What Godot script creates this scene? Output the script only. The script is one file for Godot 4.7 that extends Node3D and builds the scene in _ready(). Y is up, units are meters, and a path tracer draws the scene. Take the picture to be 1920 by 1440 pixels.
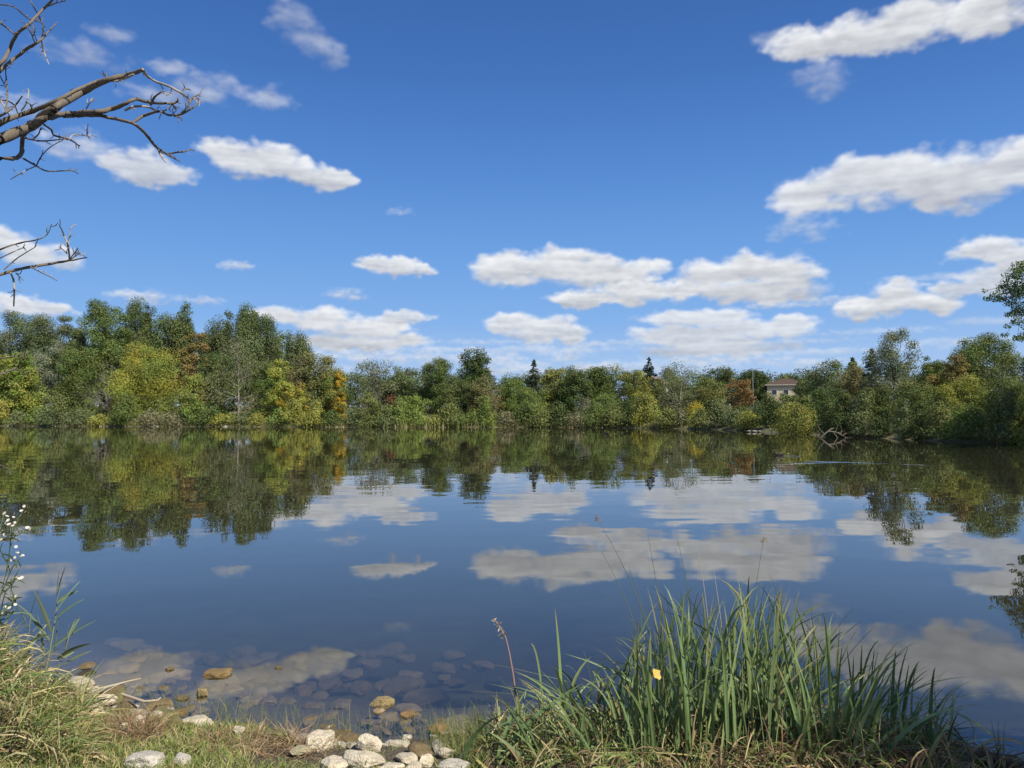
extends Node3D
# A pond in early autumn: trees on the far bank, clouds mirrored in calm water, stones and reeds on the near bank.

const F := 1442.0            # focal length of the photograph in its own pixels (1920 wide)
const PITCH := 0.0415        # the camera looks up a little
const EYE := Vector3(0, 2.0, 0)
const EXPOSURE := 1.25
const MIDDLE := Vector2(0, -75)

var shore_r := PackedFloat32Array()
var mats := {}
var data := PackedFloat32Array()
var taken := {}
var rng := RandomNumberGenerator.new()
var wob := FastNoiseLite.new()


# ------------------------------------------------------------------ helpers
func at(px: float, py: float, d: float) -> Vector3:
	var v := Vector3((px - 960.0) / F, (720.0 - py) / F, -1.0).rotated(Vector3.RIGHT, PITCH)
	return EYE + v * (d / -v.z)


func on_level(px: float, py: float, y: float) -> Vector3:
	var v := Vector3((px - 960.0) / F, (720.0 - py) / F, -1.0).rotated(Vector3.RIGHT, PITCH)
	return EYE + v * ((y - EYE.y) / v.y)


func numbered(called: String) -> String:
	var n: int = taken.get(called, 0)
	taken[called] = n + 1
	return called if n == 0 else "%s_%03d" % [called, n]


func tag(o: Node3D, label: String, category: String, group := "", kind := "") -> Node3D:
	o.set_meta("label", label)
	o.set_meta("category", category)
	if group != "":
		o.set_meta("group", group)
	if kind != "":
		o.set_meta("kind", kind)
	return o


func thing(called: String, where: Vector3, label: String, category: String, group := "") -> Node3D:
	var o := Node3D.new()
	o.name = numbered(called)
	add_child(o)
	o.position = where
	tag(o, label, category, group)
	return o


func part(called: String, mesh: Mesh, material: Material, parent: Node) -> MeshInstance3D:
	var o := MeshInstance3D.new()
	o.name = called
	o.mesh = mesh
	o.material_override = material
	parent.add_child(o, true)
	return o


func single(called: String, mesh: Mesh, material: Material, where: Vector3) -> MeshInstance3D:
	var o := MeshInstance3D.new()
	o.name = numbered(called)
	o.mesh = mesh
	o.material_override = material
	add_child(o)
	o.position = where
	return o


func setting(called: String, mesh: Mesh, material: Material, kind := "structure") -> MeshInstance3D:
	var o := single(called, mesh, material, Vector3.ZERO)
	o.set_meta("kind", kind)
	return o


class MB:
	var v := PackedVector3Array()
	var n := PackedVector3Array()
	var c := PackedColorArray()
	var i := PackedInt32Array()

	func done(smooth := true) -> ArrayMesh:
		var a := []
		a.resize(Mesh.ARRAY_MAX)
		a[Mesh.ARRAY_VERTEX] = v
		if smooth and n.size() == v.size():
			a[Mesh.ARRAY_NORMAL] = n
		if c.size() == v.size():
			a[Mesh.ARRAY_COLOR] = c
		a[Mesh.ARRAY_INDEX] = i
		var m := ArrayMesh.new()
		m.add_surface_from_arrays(Mesh.PRIMITIVE_TRIANGLES, a)
		return m

	func normals() -> void:
		n.resize(v.size())
		n.fill(Vector3.ZERO)
		for k in range(0, i.size(), 3):
			var f := (v[i[k + 2]] - v[i[k]]).cross(v[i[k + 1]] - v[i[k]])
			n[i[k]] += f
			n[i[k + 1]] += f
			n[i[k + 2]] += f
		for k in n.size():
			n[k] = n[k].normalized() if n[k].length_squared() > 1e-20 else Vector3.UP

	# one small diamond-shaped leaf, a little folded along its rib
	func leaf(p: Vector3, along: Vector3, across: Vector3, col: Color) -> void:
		var b := v.size()
		v.append(p - along)
		v.append(p + across)
		v.append(p + along)
		v.append(p - across)
		c.append(col)
		c.append(col)
		c.append(col)
		c.append(col)
		i.append_array(PackedInt32Array([b, b + 1, b + 2, b, b + 2, b + 3]))

	# a leaf far away: one slender triangle
	func far_leaf(p: Vector3, along: Vector3, across: Vector3, col: Color) -> void:
		var b := v.size()
		v.append(p + along)
		v.append(p - along * 0.7 + across)
		v.append(p - along * 0.7 - across)
		c.append(col)
		c.append(col)
		c.append(col)
		i.append(b)
		i.append(b + 1)
		i.append(b + 2)

	# a tapered tube along points with radii
	func tube(p: PackedVector3Array, r: PackedFloat32Array, sides: int, col := Color.WHITE) -> void:
		var start := v.size()
		var count := p.size()
		var side := Vector3.ZERO
		for k in count:
			var d := (p[mini(k + 1, count - 1)] - p[maxi(k - 1, 0)]).normalized()
			if k == 0:
				side = d.cross(Vector3(0.31, 0.2, 0.93)).normalized()
			else:
				side = (side - d * side.dot(d)).normalized()
			var up := d.cross(side)
			for s in sides:
				var w := side * cos(TAU * s / sides) + up * sin(TAU * s / sides)
				v.append(p[k] + w * r[k])
				n.append(w)
				c.append(col)
		for k in count - 1:
			for s in sides:
				var a := start + k * sides + s
				var b := start + k * sides + (s + 1) % sides
				i.append_array(PackedInt32Array([a, a + sides, b, b, a + sides, b + sides]))
		# close the ends
		for e in 2:
			var base := start + e * (count - 1) * sides
			var mid := v.size()
			v.append(p[0 if e == 0 else count - 1])
			n.append((p[0] - p[1]).normalized() if e == 0 else (p[count - 1] - p[count - 2]).normalized())
			c.append(col)
			for s in sides:
				var a := base + s
				var b := base + (s + 1) % sides
				i.append_array(PackedInt32Array([mid, a, b] if e == 0 else [mid, b, a]))

	# a grass or reed blade: a tapering folded strip along points
	func blade(p: PackedVector3Array, width: float, flat: Vector3, col: Color, tip: Color, fold := 0.25) -> void:
		var count := p.size()
		var b := v.size()
		for k in count:
			var t := float(k) / (count - 1)
			var d := (p[mini(k + 1, count - 1)] - p[maxi(k - 1, 0)]).normalized()
			var across := (flat - d * flat.dot(d)).normalized()
			var nn := d.cross(across)
			var w := width * 0.5 * minf(1.0, 0.55 + t * 1.6) * minf(1.0, pow(1.0 - t, 0.7) * 1.35)
			var cc := col.lerp(tip, smoothstep(0.72, 1.0, t))
			v.append(p[k] - across * w + nn * w * fold)
			v.append(p[k])
			v.append(p[k] + across * w + nn * w * fold)
			c.append(cc)
			c.append(cc)
			c.append(cc)
		for k in count - 1:
			var a := b + k * 3
			i.append_array(PackedInt32Array([a, a + 1, a + 3, a + 1, a + 4, a + 3, a + 1, a + 2, a + 4, a + 2, a + 5, a + 4]))


func vary(c: Color, amount: float) -> Color:
	var k := 1.0 + rng.randf_range(-amount, amount)
	return Color(c.r * k * (1.0 + rng.randf_range(-0.12, 0.12)), c.g * k, c.b * k * (1.0 + rng.randf_range(-0.15, 0.15)))


func ball() -> Vector3:
	var p := Vector3(rng.randfn(), rng.randfn(), rng.randfn())
	return p.normalized()


func noise_texture(freq: float, size: int, kind: int, colours: Array, seed_: int, octaves := 4) -> NoiseTexture2D:
	var f := FastNoiseLite.new()
	f.noise_type = kind
	f.frequency = freq
	f.fractal_octaves = octaves
	f.seed = seed_
	var t := NoiseTexture2D.new()
	t.width = size
	t.height = size
	t.seamless = true
	t.noise = f
	if colours.size():
		var g := Gradient.new()
		g.offsets = PackedFloat32Array(range(colours.size()).map(func(k): return float(k) / (colours.size() - 1)))
		g.colors = PackedColorArray(colours.map(func(c): return c.linear_to_srgb()))
		t.color_ramp = g
	return t


func mat(called: String, colour: Color, rough := 0.9, vertex := false) -> StandardMaterial3D:
	if mats.has(called):
		return mats[called]
	var m := StandardMaterial3D.new()
	m.resource_name = called
	m.albedo_color = colour.linear_to_srgb()
	m.roughness = rough
	m.vertex_color_use_as_albedo = vertex
	m.cull_mode = BaseMaterial3D.CULL_DISABLED
	mats[called] = m
	return m


func grained(m: StandardMaterial3D, tex: Texture2D, scale: float, bump: Texture2D = null, depth := 0.5) -> StandardMaterial3D:
	m.uv1_triplanar = true
	m.uv1_world_triplanar = true
	m.uv1_scale = Vector3.ONE * scale
	m.albedo_texture = tex
	if bump:
		m.heightmap_enabled = true
		m.heightmap_texture = bump
		m.heightmap_scale = depth
	return m


# ------------------------------------------------------------------ the lie of the land
func make_shore() -> void:
	var pts: Array[Vector2] = [
		Vector2(-4.2, -6.3), Vector2(-2.6, -5.25), Vector2(-1.2, -4.85), Vector2(0.3, -5.0), Vector2(1.5, -5.1), Vector2(2.5, -4.75), Vector2(3.6, -4.2), Vector2(6, -4.5),
		Vector2(12, -8), Vector2(22, -18), Vector2(31, -32), Vector2(36, -46), Vector2(36.5, -55), Vector2(33.5, -60), Vector2(33, -69), Vector2(31, -73), Vector2(32.5, -90),
		Vector2(31.4, -103), Vector2(26.6, -120), Vector2(16, -131), Vector2(6, -134), Vector2(0, -137), Vector2(-17, -137), Vector2(-34, -138), Vector2(-56, -144), Vector2(-76, -146), Vector2(-101, -152),
		Vector2(-125, -125), Vector2(-125, -80), Vector2(-95, -40), Vector2(-50, -18), Vector2(-20, -10), Vector2(-8, -7.3)]
	var n := 1440
	shore_r.resize(n)
	for k in n:
		var d := Vector2.from_angle(TAU * k / n)
		var best := 70.0
		for j in pts.size():
			var hit = Geometry2D.segment_intersects_segment(MIDDLE, MIDDLE + d * 400.0, pts[j], pts[(j + 1) % pts.size()])
			if hit != null:
				best = MIDDLE.distance_to(hit)
				break
		shore_r[k] = best + wob.get_noise_2d(d.x * 900.0, d.y * 900.0) * (1.2 if best > 72.0 else 0.0)


func shore_off(x: float, z: float) -> float:
	var p := Vector2(x, z) - MIDDLE
	var a := fposmod(p.angle() / TAU, 1.0) * shore_r.size()
	var k := int(a)
	return p.length() - lerpf(shore_r[k % shore_r.size()], shore_r[(k + 1) % shore_r.size()], a - k)


func profile(off: float) -> float:
	if off < 0.0:
		return maxf(-1.9, off * 0.28)
	return 0.38 * smoothstep(0.0, 1.3, off) + 0.030 * minf(off, 60.0) + 1.8 * smoothstep(15.0, 60.0, off) + 4.0 * smoothstep(80.0, 400.0, off)


func land_y(x: float, z: float) -> float:
	return profile(shore_off(x, z))


func near_shore_z(x: float) -> float:
	var xs := [-9.0, -4.2, -3.5, -2.6, -1.9, -1.2, -0.4, 0.3, 1.5, 2.5, 3.0, 3.6, 9.0]
	var zs := [-9.0, -6.35, -5.95, -5.35, -5.05, -4.88, -4.80, -5.1, -5.15, -4.8, -4.5, -4.25, -4.0]
	for k in xs.size() - 1:
		if x < xs[k + 1]:
			return lerpf(zs[k], zs[k + 1], (x - xs[k]) / (xs[k + 1] - xs[k]))
	return -4.0


func near_y(x: float, z: float) -> float:
	var d := z - near_shore_z(x) + wob.get_noise_2d(x * 60.0, z * 60.0) * 0.12
	var y := 0.0
	if d < 0.0:
		y = maxf(-1.7, d * 0.26 - d * d * 0.015)
	else:
		y = 0.10 * d + 0.07 * smoothstep(0.0, 0.35, d)
	return y + wob.get_noise_2d(x * 170.0 + 50.0, z * 170.0) * 0.03


# ------------------------------------------------------------------ sky
func sky_colour(el: float) -> Color:
	# linear values by height above the horizon in degrees, as the photograph shows them
	var els := [0.0, 3.0, 7.0, 12.0, 18.0, 24.0, 30.0, 45.0, 90.0]
	var cols := [Color(0.52, 0.66, 0.86), Color(0.40, 0.58, 0.86), Color(0.235, 0.45, 0.83), Color(0.155, 0.36, 0.76), Color(0.095, 0.255, 0.64), Color(0.062, 0.180, 0.505), Color(0.046, 0.138, 0.415), Color(0.034, 0.105, 0.335), Color(0.026, 0.08, 0.27)]
	for k in els.size() - 1:
		if el <= els[k + 1]:
			return cols[k].lerp(cols[k + 1], (el - els[k]) / (els[k + 1] - els[k]))
	return cols[-1]


func put_cloud(w: int, h: int, blobs: Array, strength: float, seed_: int) -> void:
	# blobs: [azimuth, elevation, half width, half height] in degrees
	var per := w / 360.0
	var lo := Vector2(1e9, 1e9)
	var hi := Vector2(-1e9, -1e9)
	for b in blobs:
		lo = lo.min(Vector2(b[0] - b[2] * 1.5, b[1] - b[3] * 1.4))
		hi = hi.max(Vector2(b[0] + b[2] * 1.5, b[1] + b[3] * 1.7))
	lo.y = maxf(lo.y, -1.0)
	var base_el := 1e9
	var top_el := -1e9
	for b in blobs:
		base_el = minf(base_el, b[1] - b[3])
		top_el = maxf(top_el, b[1] + b[3])
	var f := FastNoiseLite.new()
	f.noise_type = FastNoiseLite.TYPE_SIMPLEX_SMOOTH
	f.seed = seed_
	f.frequency = 1.0
	f.fractal_octaves = 5
	f.fractal_gain = 0.52
	var x0 := int(floor(lo.x * per))
	var x1 := int(floor(hi.x * per))
	var y0 := maxi(0, int((90.0 - hi.y) * per))
	var y1 := mini(h - 1, int((90.0 - lo.y) * per))
	var size := hi.y - lo.y
	var grain := 3.0 / maxf(1.0, size)     # billows scale with the cloud
	var nb := blobs.size()
	var bb := PackedFloat32Array()
	for b in blobs:
		bb.append_array(PackedFloat32Array([b[0], b[1], 1.0 / b[2], 1.0 / b[3]]))
	var mean := 0.0
	for b in blobs:
		mean += b[3] / nb
	var fine := FastNoiseLite.new()
	fine.noise_type = FastNoiseLite.TYPE_SIMPLEX_SMOOTH
	fine.seed = seed_ + 7
	fine.frequency = 1.0
	fine.fractal_octaves = 3
	for x in range(x0, x1 + 1):
		var az := x / per
		var depth := 0.0
		for y in range(y0, y1 + 1):
			var el := 90.0 - y / per
			var wx := az + f.get_noise_2d(az * grain * 0.30 + 9.0, el * grain * 0.6) * 1.1 * mean
			var wy := el + f.get_noise_2d(az * grain * 0.45 - 30.0, el * grain * 0.5) * 0.55 * mean
			var shape := -9.0
			for k in nb:
				var dx := (wx - bb[k * 4]) * bb[k * 4 + 2]
				var dy := (wy - bb[k * 4 + 1]) * bb[k * 4 + 3]
				if dy < 0.0:
					dy *= 1.15
				shape = maxf(shape, 1.0 - dx * dx - dy * dy)
			if shape < -0.9:
				continue
			var n := f.get_noise_2d(az * grain * 0.42, el * grain * 1.05)
			var n2 := fine.get_noise_2d(az * grain * 1.5, el * grain * 3.2)
			var dens := shape * 1.25 + n * (0.62 if strength > 0.8 else 0.95) + n2 * (0.20 if strength > 0.8 else 0.34) + 0.06
			var soft := 1.0 if strength > 0.8 else 2.0
			var a := smoothstep(0.0, soft, dens) * strength
			if a <= 0.003:
				depth *= 0.97
				continue
			depth += maxf(0.0, minf(dens, 0.8)) / per
			# white where little cloud lies above, grey inside, darkest along the flat base; in layers
			var layer := f.get_noise_2d(az * grain * 0.22 + 70.0, el * grain * 1.9)
			var low := smoothstep(0.45, 0.0, (el - base_el) / maxf(0.3, top_el - base_el))
			var lit := clampf(0.49 + 0.64 * exp(-depth / (0.10 + size * 0.055)) + layer * 0.42 + n2 * 0.14 - low * 0.30, 0.0, 1.0)
			var air := exp(-el / 5.0) * 0.30
			var c := Color(0.40, 0.425, 0.485).lerp(Color(0.93, 0.945, 0.965), lit)
			c = c.lerp(Color(0.60, 0.70, 0.86), air)
			var o := (y * w + posmod(x, w)) * 4
			data[o] = lerpf(data[o], c.r / EXPOSURE, a)
			data[o + 1] = lerpf(data[o + 1], c.g / EXPOSURE, a)
			data[o + 2] = lerpf(data[o + 2], c.b / EXPOSURE, a)


func make_sky() -> PanoramaSkyMaterial:
	var w := 4096
	var h := 2048
	var rowc := PackedFloat32Array()
	for y in h:
		var el := 90.0 - (y + 0.5) * 180.0 / h
		var c := sky_colour(maxf(el, 0.0))
		rowc = PackedFloat32Array([c.r / EXPOSURE, c.g / EXPOSURE, c.b / EXPOSURE, 1.0])
		for k in 12:
			rowc = rowc + rowc
		data.append_array(rowc)
	# clouds as the photograph shows them: [x, y, half width, half height] in its pixels, by strength
	var seen := [
		[1.0, [[1500, 80, 80, 34], [1600, 75, 120, 45], [1720, 42, 140, 48], [1840, 20, 100, 48]]],
		[0.55, [[1545, 150, 60, 34], [1480, 70, 60, 20]]],
		[0.95, [[1520, 365, 85, 48], [1620, 335, 95, 46], [1720, 345, 120, 52], [1830, 330, 110, 58], [1910, 310, 70, 48], [1770, 380, 80, 26]]],
		[0.45, [[1500, 428, 66, 26]]],
		[1.0, [[955, 506, 85, 30], [1040, 497, 95, 34], [1130, 513, 115, 32], [1195, 508, 60, 28]]],
		[1.0, [[1100, 560, 62, 20], [1190, 548, 95, 27], [1268, 545, 44, 18]]],
		[1.0, [[1335, 520, 62, 34], [1400, 508, 74, 36], [1475, 512, 66, 36], [1410, 548, 125, 24]]],
		[1.0, [[1620, 577, 52, 24], [1680, 558, 66, 32], [1740, 572, 62, 20]]],
		[0.85, [[1850, 530, 66, 32], [1790, 545, 60, 18]]],
		[0.95, [[1845, 470, 72, 30], [1920, 474, 70, 34]]],
		[0.9, [[1300, 596, 115, 18], [1260, 630, 95, 24], [1400, 620, 135, 22], [1340, 652, 150, 22], [1480, 606, 56, 16]]],
		[0.95, [[955, 604, 55, 20], [1010, 614, 85, 28], [1065, 627, 42, 16]]],
		[1.0, [[530, 590, 70, 20], [610, 600, 64, 24], [690, 617, 84, 24], [765, 640, 60, 16], [640, 642, 115, 18]]],
		[0.85, [[755, 593, 58, 14]]],
		[0.95, [[700, 492, 38, 17], [742, 500, 60, 20], [792, 506, 30, 13]]],
		[0.7, [[442, 497, 34, 11]]],
		[0.75, [[650, 551, 40, 12]]],
		[0.35, [[748, 396, 26, 9]]],
		[0.95, [[425, 285, 54, 26], [490, 300, 80, 38], [570, 325, 60, 26], [622, 334, 36, 20]]],
		[0.85, [[275, 315, 88, 32]]],
		[0.75, [[145, 275, 66, 40]]],
		[0.5, [[385, 165, 66, 34], [305, 182, 70, 24], [495, 185, 60, 22], [310, 120, 40, 16]]],
		[0.42, [[545, 35, 42, 34], [590, 80, 50, 34], [625, 112, 26, 20]]],
		[0.4, [[150, 100, 90, 26], [215, 65, 50, 18]]],
		[0.95, [[15, 450, 76, 30], [65, 478, 72, 30]]],
		[0.95, [[35, 573, 66, 22], [105, 582, 46, 13]]],
		[0.8, [[265, 556, 76, 16]]],
		[0.45, [[40, 200, 70, 30]]],
		[0.6, [[385, 562, 40, 9]]],
		[0.6, [[1480, 572, 130, 6], [1560, 560, 80, 6]]],
		[0.8, [[690, 668, 130, 16], [860, 672, 140, 15]]],
		[0.8, [[1060, 666, 50, 14], [960, 690, 90, 15], [1120, 690, 110, 12]]],
		[0.7, [[1330, 676, 150, 13], [1520, 680, 90, 14]]],
		[0.45, [[1180, 642, 120, 7], [1650, 620, 130, 7], [1500, 640, 130, 6], [900, 640, 100, 6]]],
		[0.45, [[1720, 520, 90, 7], [1860, 600, 110, 9]]],
		[0.5, [[1000, 655, 200, 8], [1250, 690, 220, 10], [1550, 660, 200, 8]]],
		[0.5, [[560, 690, 180, 12], [820, 655, 110, 7], [1780, 640, 160, 8]]],
		[0.6, [[1010, 642, 40, 6], [1095, 645, 45, 6]]],
	]
	var k := 0
	for c in seen:
		var blobs := []
		for b in c[1]:
			var v := (at(b[0], b[1], 100.0) - EYE).normalized()
			var el := rad_to_deg(asin(v.y))
			var squeeze := cos(deg_to_rad(rad_to_deg(atan2(b[0] - 960.0, F))))
			blobs.append([rad_to_deg(atan2(v.x, -v.z)), el, 1.08 * rad_to_deg(b[2] / F) * squeeze * squeeze / cos(deg_to_rad(el)), 1.12 * rad_to_deg(b[3] / F) * squeeze])
		put_cloud(w, h, blobs, c[0], 100 + k)
		k += 1
	# the same kind of sky goes on all round
	rng.seed = 77
	for j in 110:
		var az := rng.randf_range(-180, 180)
		var el := 2.0 + 46.0 * pow(rng.randf(), 1.7)
		var s := 1.1 + el * 0.11
		if absf(az) < 38.0 + 7.0 * s and el < 31.0 + 2.2 * s:
			continue
		var blobs := []
		for q in rng.randi_range(2, 5):
			blobs.append([az + rng.randf_range(-2.6, 2.6) * s, el + rng.randf_range(-0.25, 0.4) * s, s * rng.randf_range(1.4, 2.8), s * rng.randf_range(0.5, 1.0)])
		put_cloud(w, h, blobs, rng.randf_range(0.55, 1.0), 300 + j)
	var im := Image.create_from_data(w, h, false, Image.FORMAT_RGBAF, data.to_byte_array())
	var m := PanoramaSkyMaterial.new()
	m.panorama = ImageTexture.create_from_image(im)
	data.clear()
	return m


# ------------------------------------------------------------------ trees
const DARK := Color(0.068, 0.101, 0.033)
const MID := Color(0.116, 0.163, 0.048)
const FRESH := Color(0.170, 0.237, 0.059)
const OLIVE := Color(0.162, 0.186, 0.060)
const LIME := Color(0.351, 0.361, 0.071)
const YELLOW := Color(0.42, 0.315, 0.040)
const GOLD := Color(0.44, 0.285, 0.04)
const ORANGE := Color(0.27, 0.185, 0.075)
const RUST := Color(0.17, 0.095, 0.05)
const GREY := Color(0.175, 0.201, 0.112)
const SILVER := Color(0.215, 0.247, 0.169)
const POPLAR := Color(0.112, 0.151, 0.063)
const BROWN := Color(0.195, 0.163, 0.091)
const NEEDLE := Color(0.026, 0.046, 0.032)
const TWIG := Color(0.30, 0.27, 0.235)
const BARK := Color(0.075, 0.062, 0.05)


func crown_width(kind: String, t: float) -> float:
	match kind:
		"poplar":
			return pow(sin(PI * clampf(pow(t, 0.75) * 0.80 + 0.10, 0.0, 1.0)), 0.7)
		"spruce":
			return 1.0 - t * 0.97
		"bush":
			return sqrt(maxf(0.02, 1.0 - t * t))
		"willow":
			return 0.55 + 0.45 * sin(PI * clampf(t * 0.75 + 0.1, 0.0, 1.0))
		_:
			return pow(maxf(0.02, sin(PI * clampf(pow(t, 0.9) * 0.74 + 0.13, 0.0, 1.0))), 0.6)


func limb(mb: MB, a: Vector3, b: Vector3, ra: float, rb: float, sides: int, col: Color, bend := 0.12) -> void:
	var p := PackedVector3Array()
	var r := PackedFloat32Array()
	var off := ball() * a.distance_to(b) * bend
	off.y = absf(off.y) * 0.6
	for k in 5:
		var t := k / 4.0
		p.append(a.lerp(b, t) + off * sin(PI * t))
		r.append(lerpf(ra, rb, t))
	mb.tube(p, r, sides, col)


func twigs(mb: MB, a: Vector3, dir: Vector3, length: float, r: float, level: int, col: Color) -> void:
	var p := PackedVector3Array([a])
	var rr := PackedFloat32Array([r])
	var d := dir
	for k in 3:
		d = (d + ball() * 0.22 + Vector3(0, 0.05, 0)).normalized()
		p.append(p[-1] + d * length / 3.0)
		rr.append(r * (1.0 - 0.25 * (k + 1)))
	mb.tube(p, rr, 3, vary(col, 0.15))
	if level <= 0:
		return
	for k in rng.randi_range(3, 4):
		var t := rng.randi_range(1, 3)
		twigs(mb, p[t], (d + ball() * 0.85).normalized(), length * rng.randf_range(0.45, 0.72), rr[t] * 0.72, level - 1, col)


# clumps: [centre, radius]; leaves fill them more densely towards the outside
func leaves(mb: MB, clumps: Array, total: int, size: float, col: Color, second: Color, share: float, droop := 0.0, tall := 0.74, far := true) -> void:
	var weight := 0.0
	for c in clumps:
		weight += c[1] * c[1]
	for c in clumps:
		var centre: Vector3 = c[0]
		var radius: float = c[1]
		var base := vary(col, 0.16)
		var turned := clampf(share * 1.6 + (wob.get_noise_3d(centre.x * 30.0, centre.y * 30.0, centre.z * 30.0) * 1.6 - 0.35), 0.0, 1.0) if share > 0.0 else 0.0
		if share > 0.6:
			turned = maxf(turned, 0.75)
		var count := int(total * radius * radius / weight * (1.95 if far else 1.0))
		for k in count:
			var out := ball()
			var p := out * radius * pow(rng.randf(), 0.42)
			p.y *= tall
			if droop > 0.0:
				p.y -= droop * radius * absf(rng.randfn()) * (p.x * p.x + p.z * p.z) / (radius * radius)
			var nn := (out * 0.75 + Vector3(0, 0.35, 0) + ball() * 0.65).normalized()
			var along := nn.cross(ball()).normalized()
			var across := nn.cross(along)
			var s := size * rng.randf_range(0.65, 1.35)
			var leafc := vary(base.lerp(second, turned * rng.randf_range(0.6, 1.0)), 0.15)
			if far:
				mb.far_leaf(centre + p, along * s * 0.46, across * s * 0.33, leafc)
			else:
				mb.leaf(centre + p, along * s * 0.55, across * s * 0.36, leafc)


func grow(called: String, kind: String, foot: Vector3, height: float, radius: float, leaf_size: float, cover: float, col: Color, second: Color, share: float, label: String, category: String, group := "") -> Node3D:
	rng.seed = hash(label)
	var o := thing(called, foot, label, category, group)
	var wood := MB.new()
	var green := MB.new()
	var clumps := []
	var lean := Vector3(rng.randf_range(-0.05, 0.05), 0, rng.randf_range(-0.05, 0.05)) * height
	var bark := vary(BARK, 0.2)
	if kind == "spruce":
		limb(wood, Vector3.ZERO, Vector3(0, height * 0.94, 0), height * 0.018, 0.02, 6, bark, 0.0)
		for j in 5:
			clumps.append([Vector3(0, height * lerpf(0.93, 0.985, j / 4.0), 0), radius * lerpf(0.07, 0.03, j / 4.0)])
		for j in 150:
			var t := 0.03 + 0.95 * pow(rng.randf(), 0.85)
			var rr := radius * (1.0 - t) * rng.randf_range(0.75, 1.1) + 0.03 * radius
			var an := rng.randf() * TAU
			for s in 2:
				var f := (s + 0.75) / 2.0
				clumps.append([Vector3(cos(an) * rr * f, t * height - rr * f * 0.25, sin(an) * rr * f), rr * 0.20 + height * 0.012])
		leaves(green, clumps, int(cover * radius * height / (leaf_size * leaf_size)), leaf_size, col, second, 0.0)
	else:
		var h0 := {"poplar": 0.14, "bush": 0.02, "willow": 0.12}.get(kind, 0.06) as float
		var count := {"poplar": 34, "bush": 30, "willow": 44}.get(kind, 48) as int
		if kind == "poplar":
			count = int(clampf(height / radius * 13.0, 40, 96))
		var rc0 := radius * ({"poplar": 0.36, "bush": 0.40, "willow": 0.26}.get(kind, 0.265) as float)
		# the crown is a few lobes, each a limb's worth of clumps, so the outline is uneven
		var lobes := []
		for j in rng.randi_range(4, 6):
			lobes.append([rng.randf() * TAU, rng.randf_range(0.78, 1.12), rng.randf_range(-0.1, 0.08) if kind != "poplar" else rng.randf_range(-0.22, 0.05)])
		for j in count:
			var t := (j + rng.randf()) / count
			var lobe: Array = lobes[rng.randi() % lobes.size()]
			var an: float = lobe[0] + rng.randfn() * 0.5
			var reach: float = radius * crown_width(kind, t) * lobe[1]
			var rr := maxf(0.0, reach - rc0 * 0.75) * sqrt(rng.randf_range(0.25, 1.0))
			var y := lerpf(h0, 1.0, clampf(t + lobe[2] * t, 0.0, 1.0)) * (height - rc0 * 0.6)
			var rc := rc0 * rng.randf_range(0.5, 1.25) * (0.7 + 0.3 * crown_width(kind, t))
			clumps.append([Vector3(cos(an) * rr, maxf(y, rc * 0.45), sin(an) * rr) + lean * t, rc])
		if kind != "willow":
			for j in 7:
				var t := (j + 0.5) / 7.0
				var rc := radius * (0.30 if kind == "poplar" else 0.46) * crown_width(kind, t)
				clumps.append([Vector3(rng.randfn() * 0.12 * radius, maxf(lerpf(h0, 0.88, t) * height, rc * 0.5), rng.randfn() * 0.12 * radius) + lean * t, rc])
		leaves(green, clumps, int(cover * radius * height / (leaf_size * leaf_size)), leaf_size, col, second, share, 0.5 if kind == "willow" else 0.0, 1.3 if kind == "poplar" else 0.74)
		# stem and limbs that reach into the clumps
		var top := Vector3(0, height * 0.80, 0) + lean * 0.8
		var thick := height * 0.017 if kind != "bush" else height * 0.014
		limb(wood, Vector3(0, -0.25, 0), top, thick, thick * 0.2, 7, bark, 0.035)
		for j in range(0, clumps.size(), 5):
			var c: Vector3 = clumps[j][0]
			var t := clampf(c.y / height * 0.72, 0.03, 0.78)
			limb(wood, top * (t / 0.80), c, thick * lerpf(0.55, 0.2, t), 0.02, 4, bark)
	part("trunk", wood.done(), leaf_wood(), o)
	part("crown", green.done(false), foliage(), o)
	return o


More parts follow.
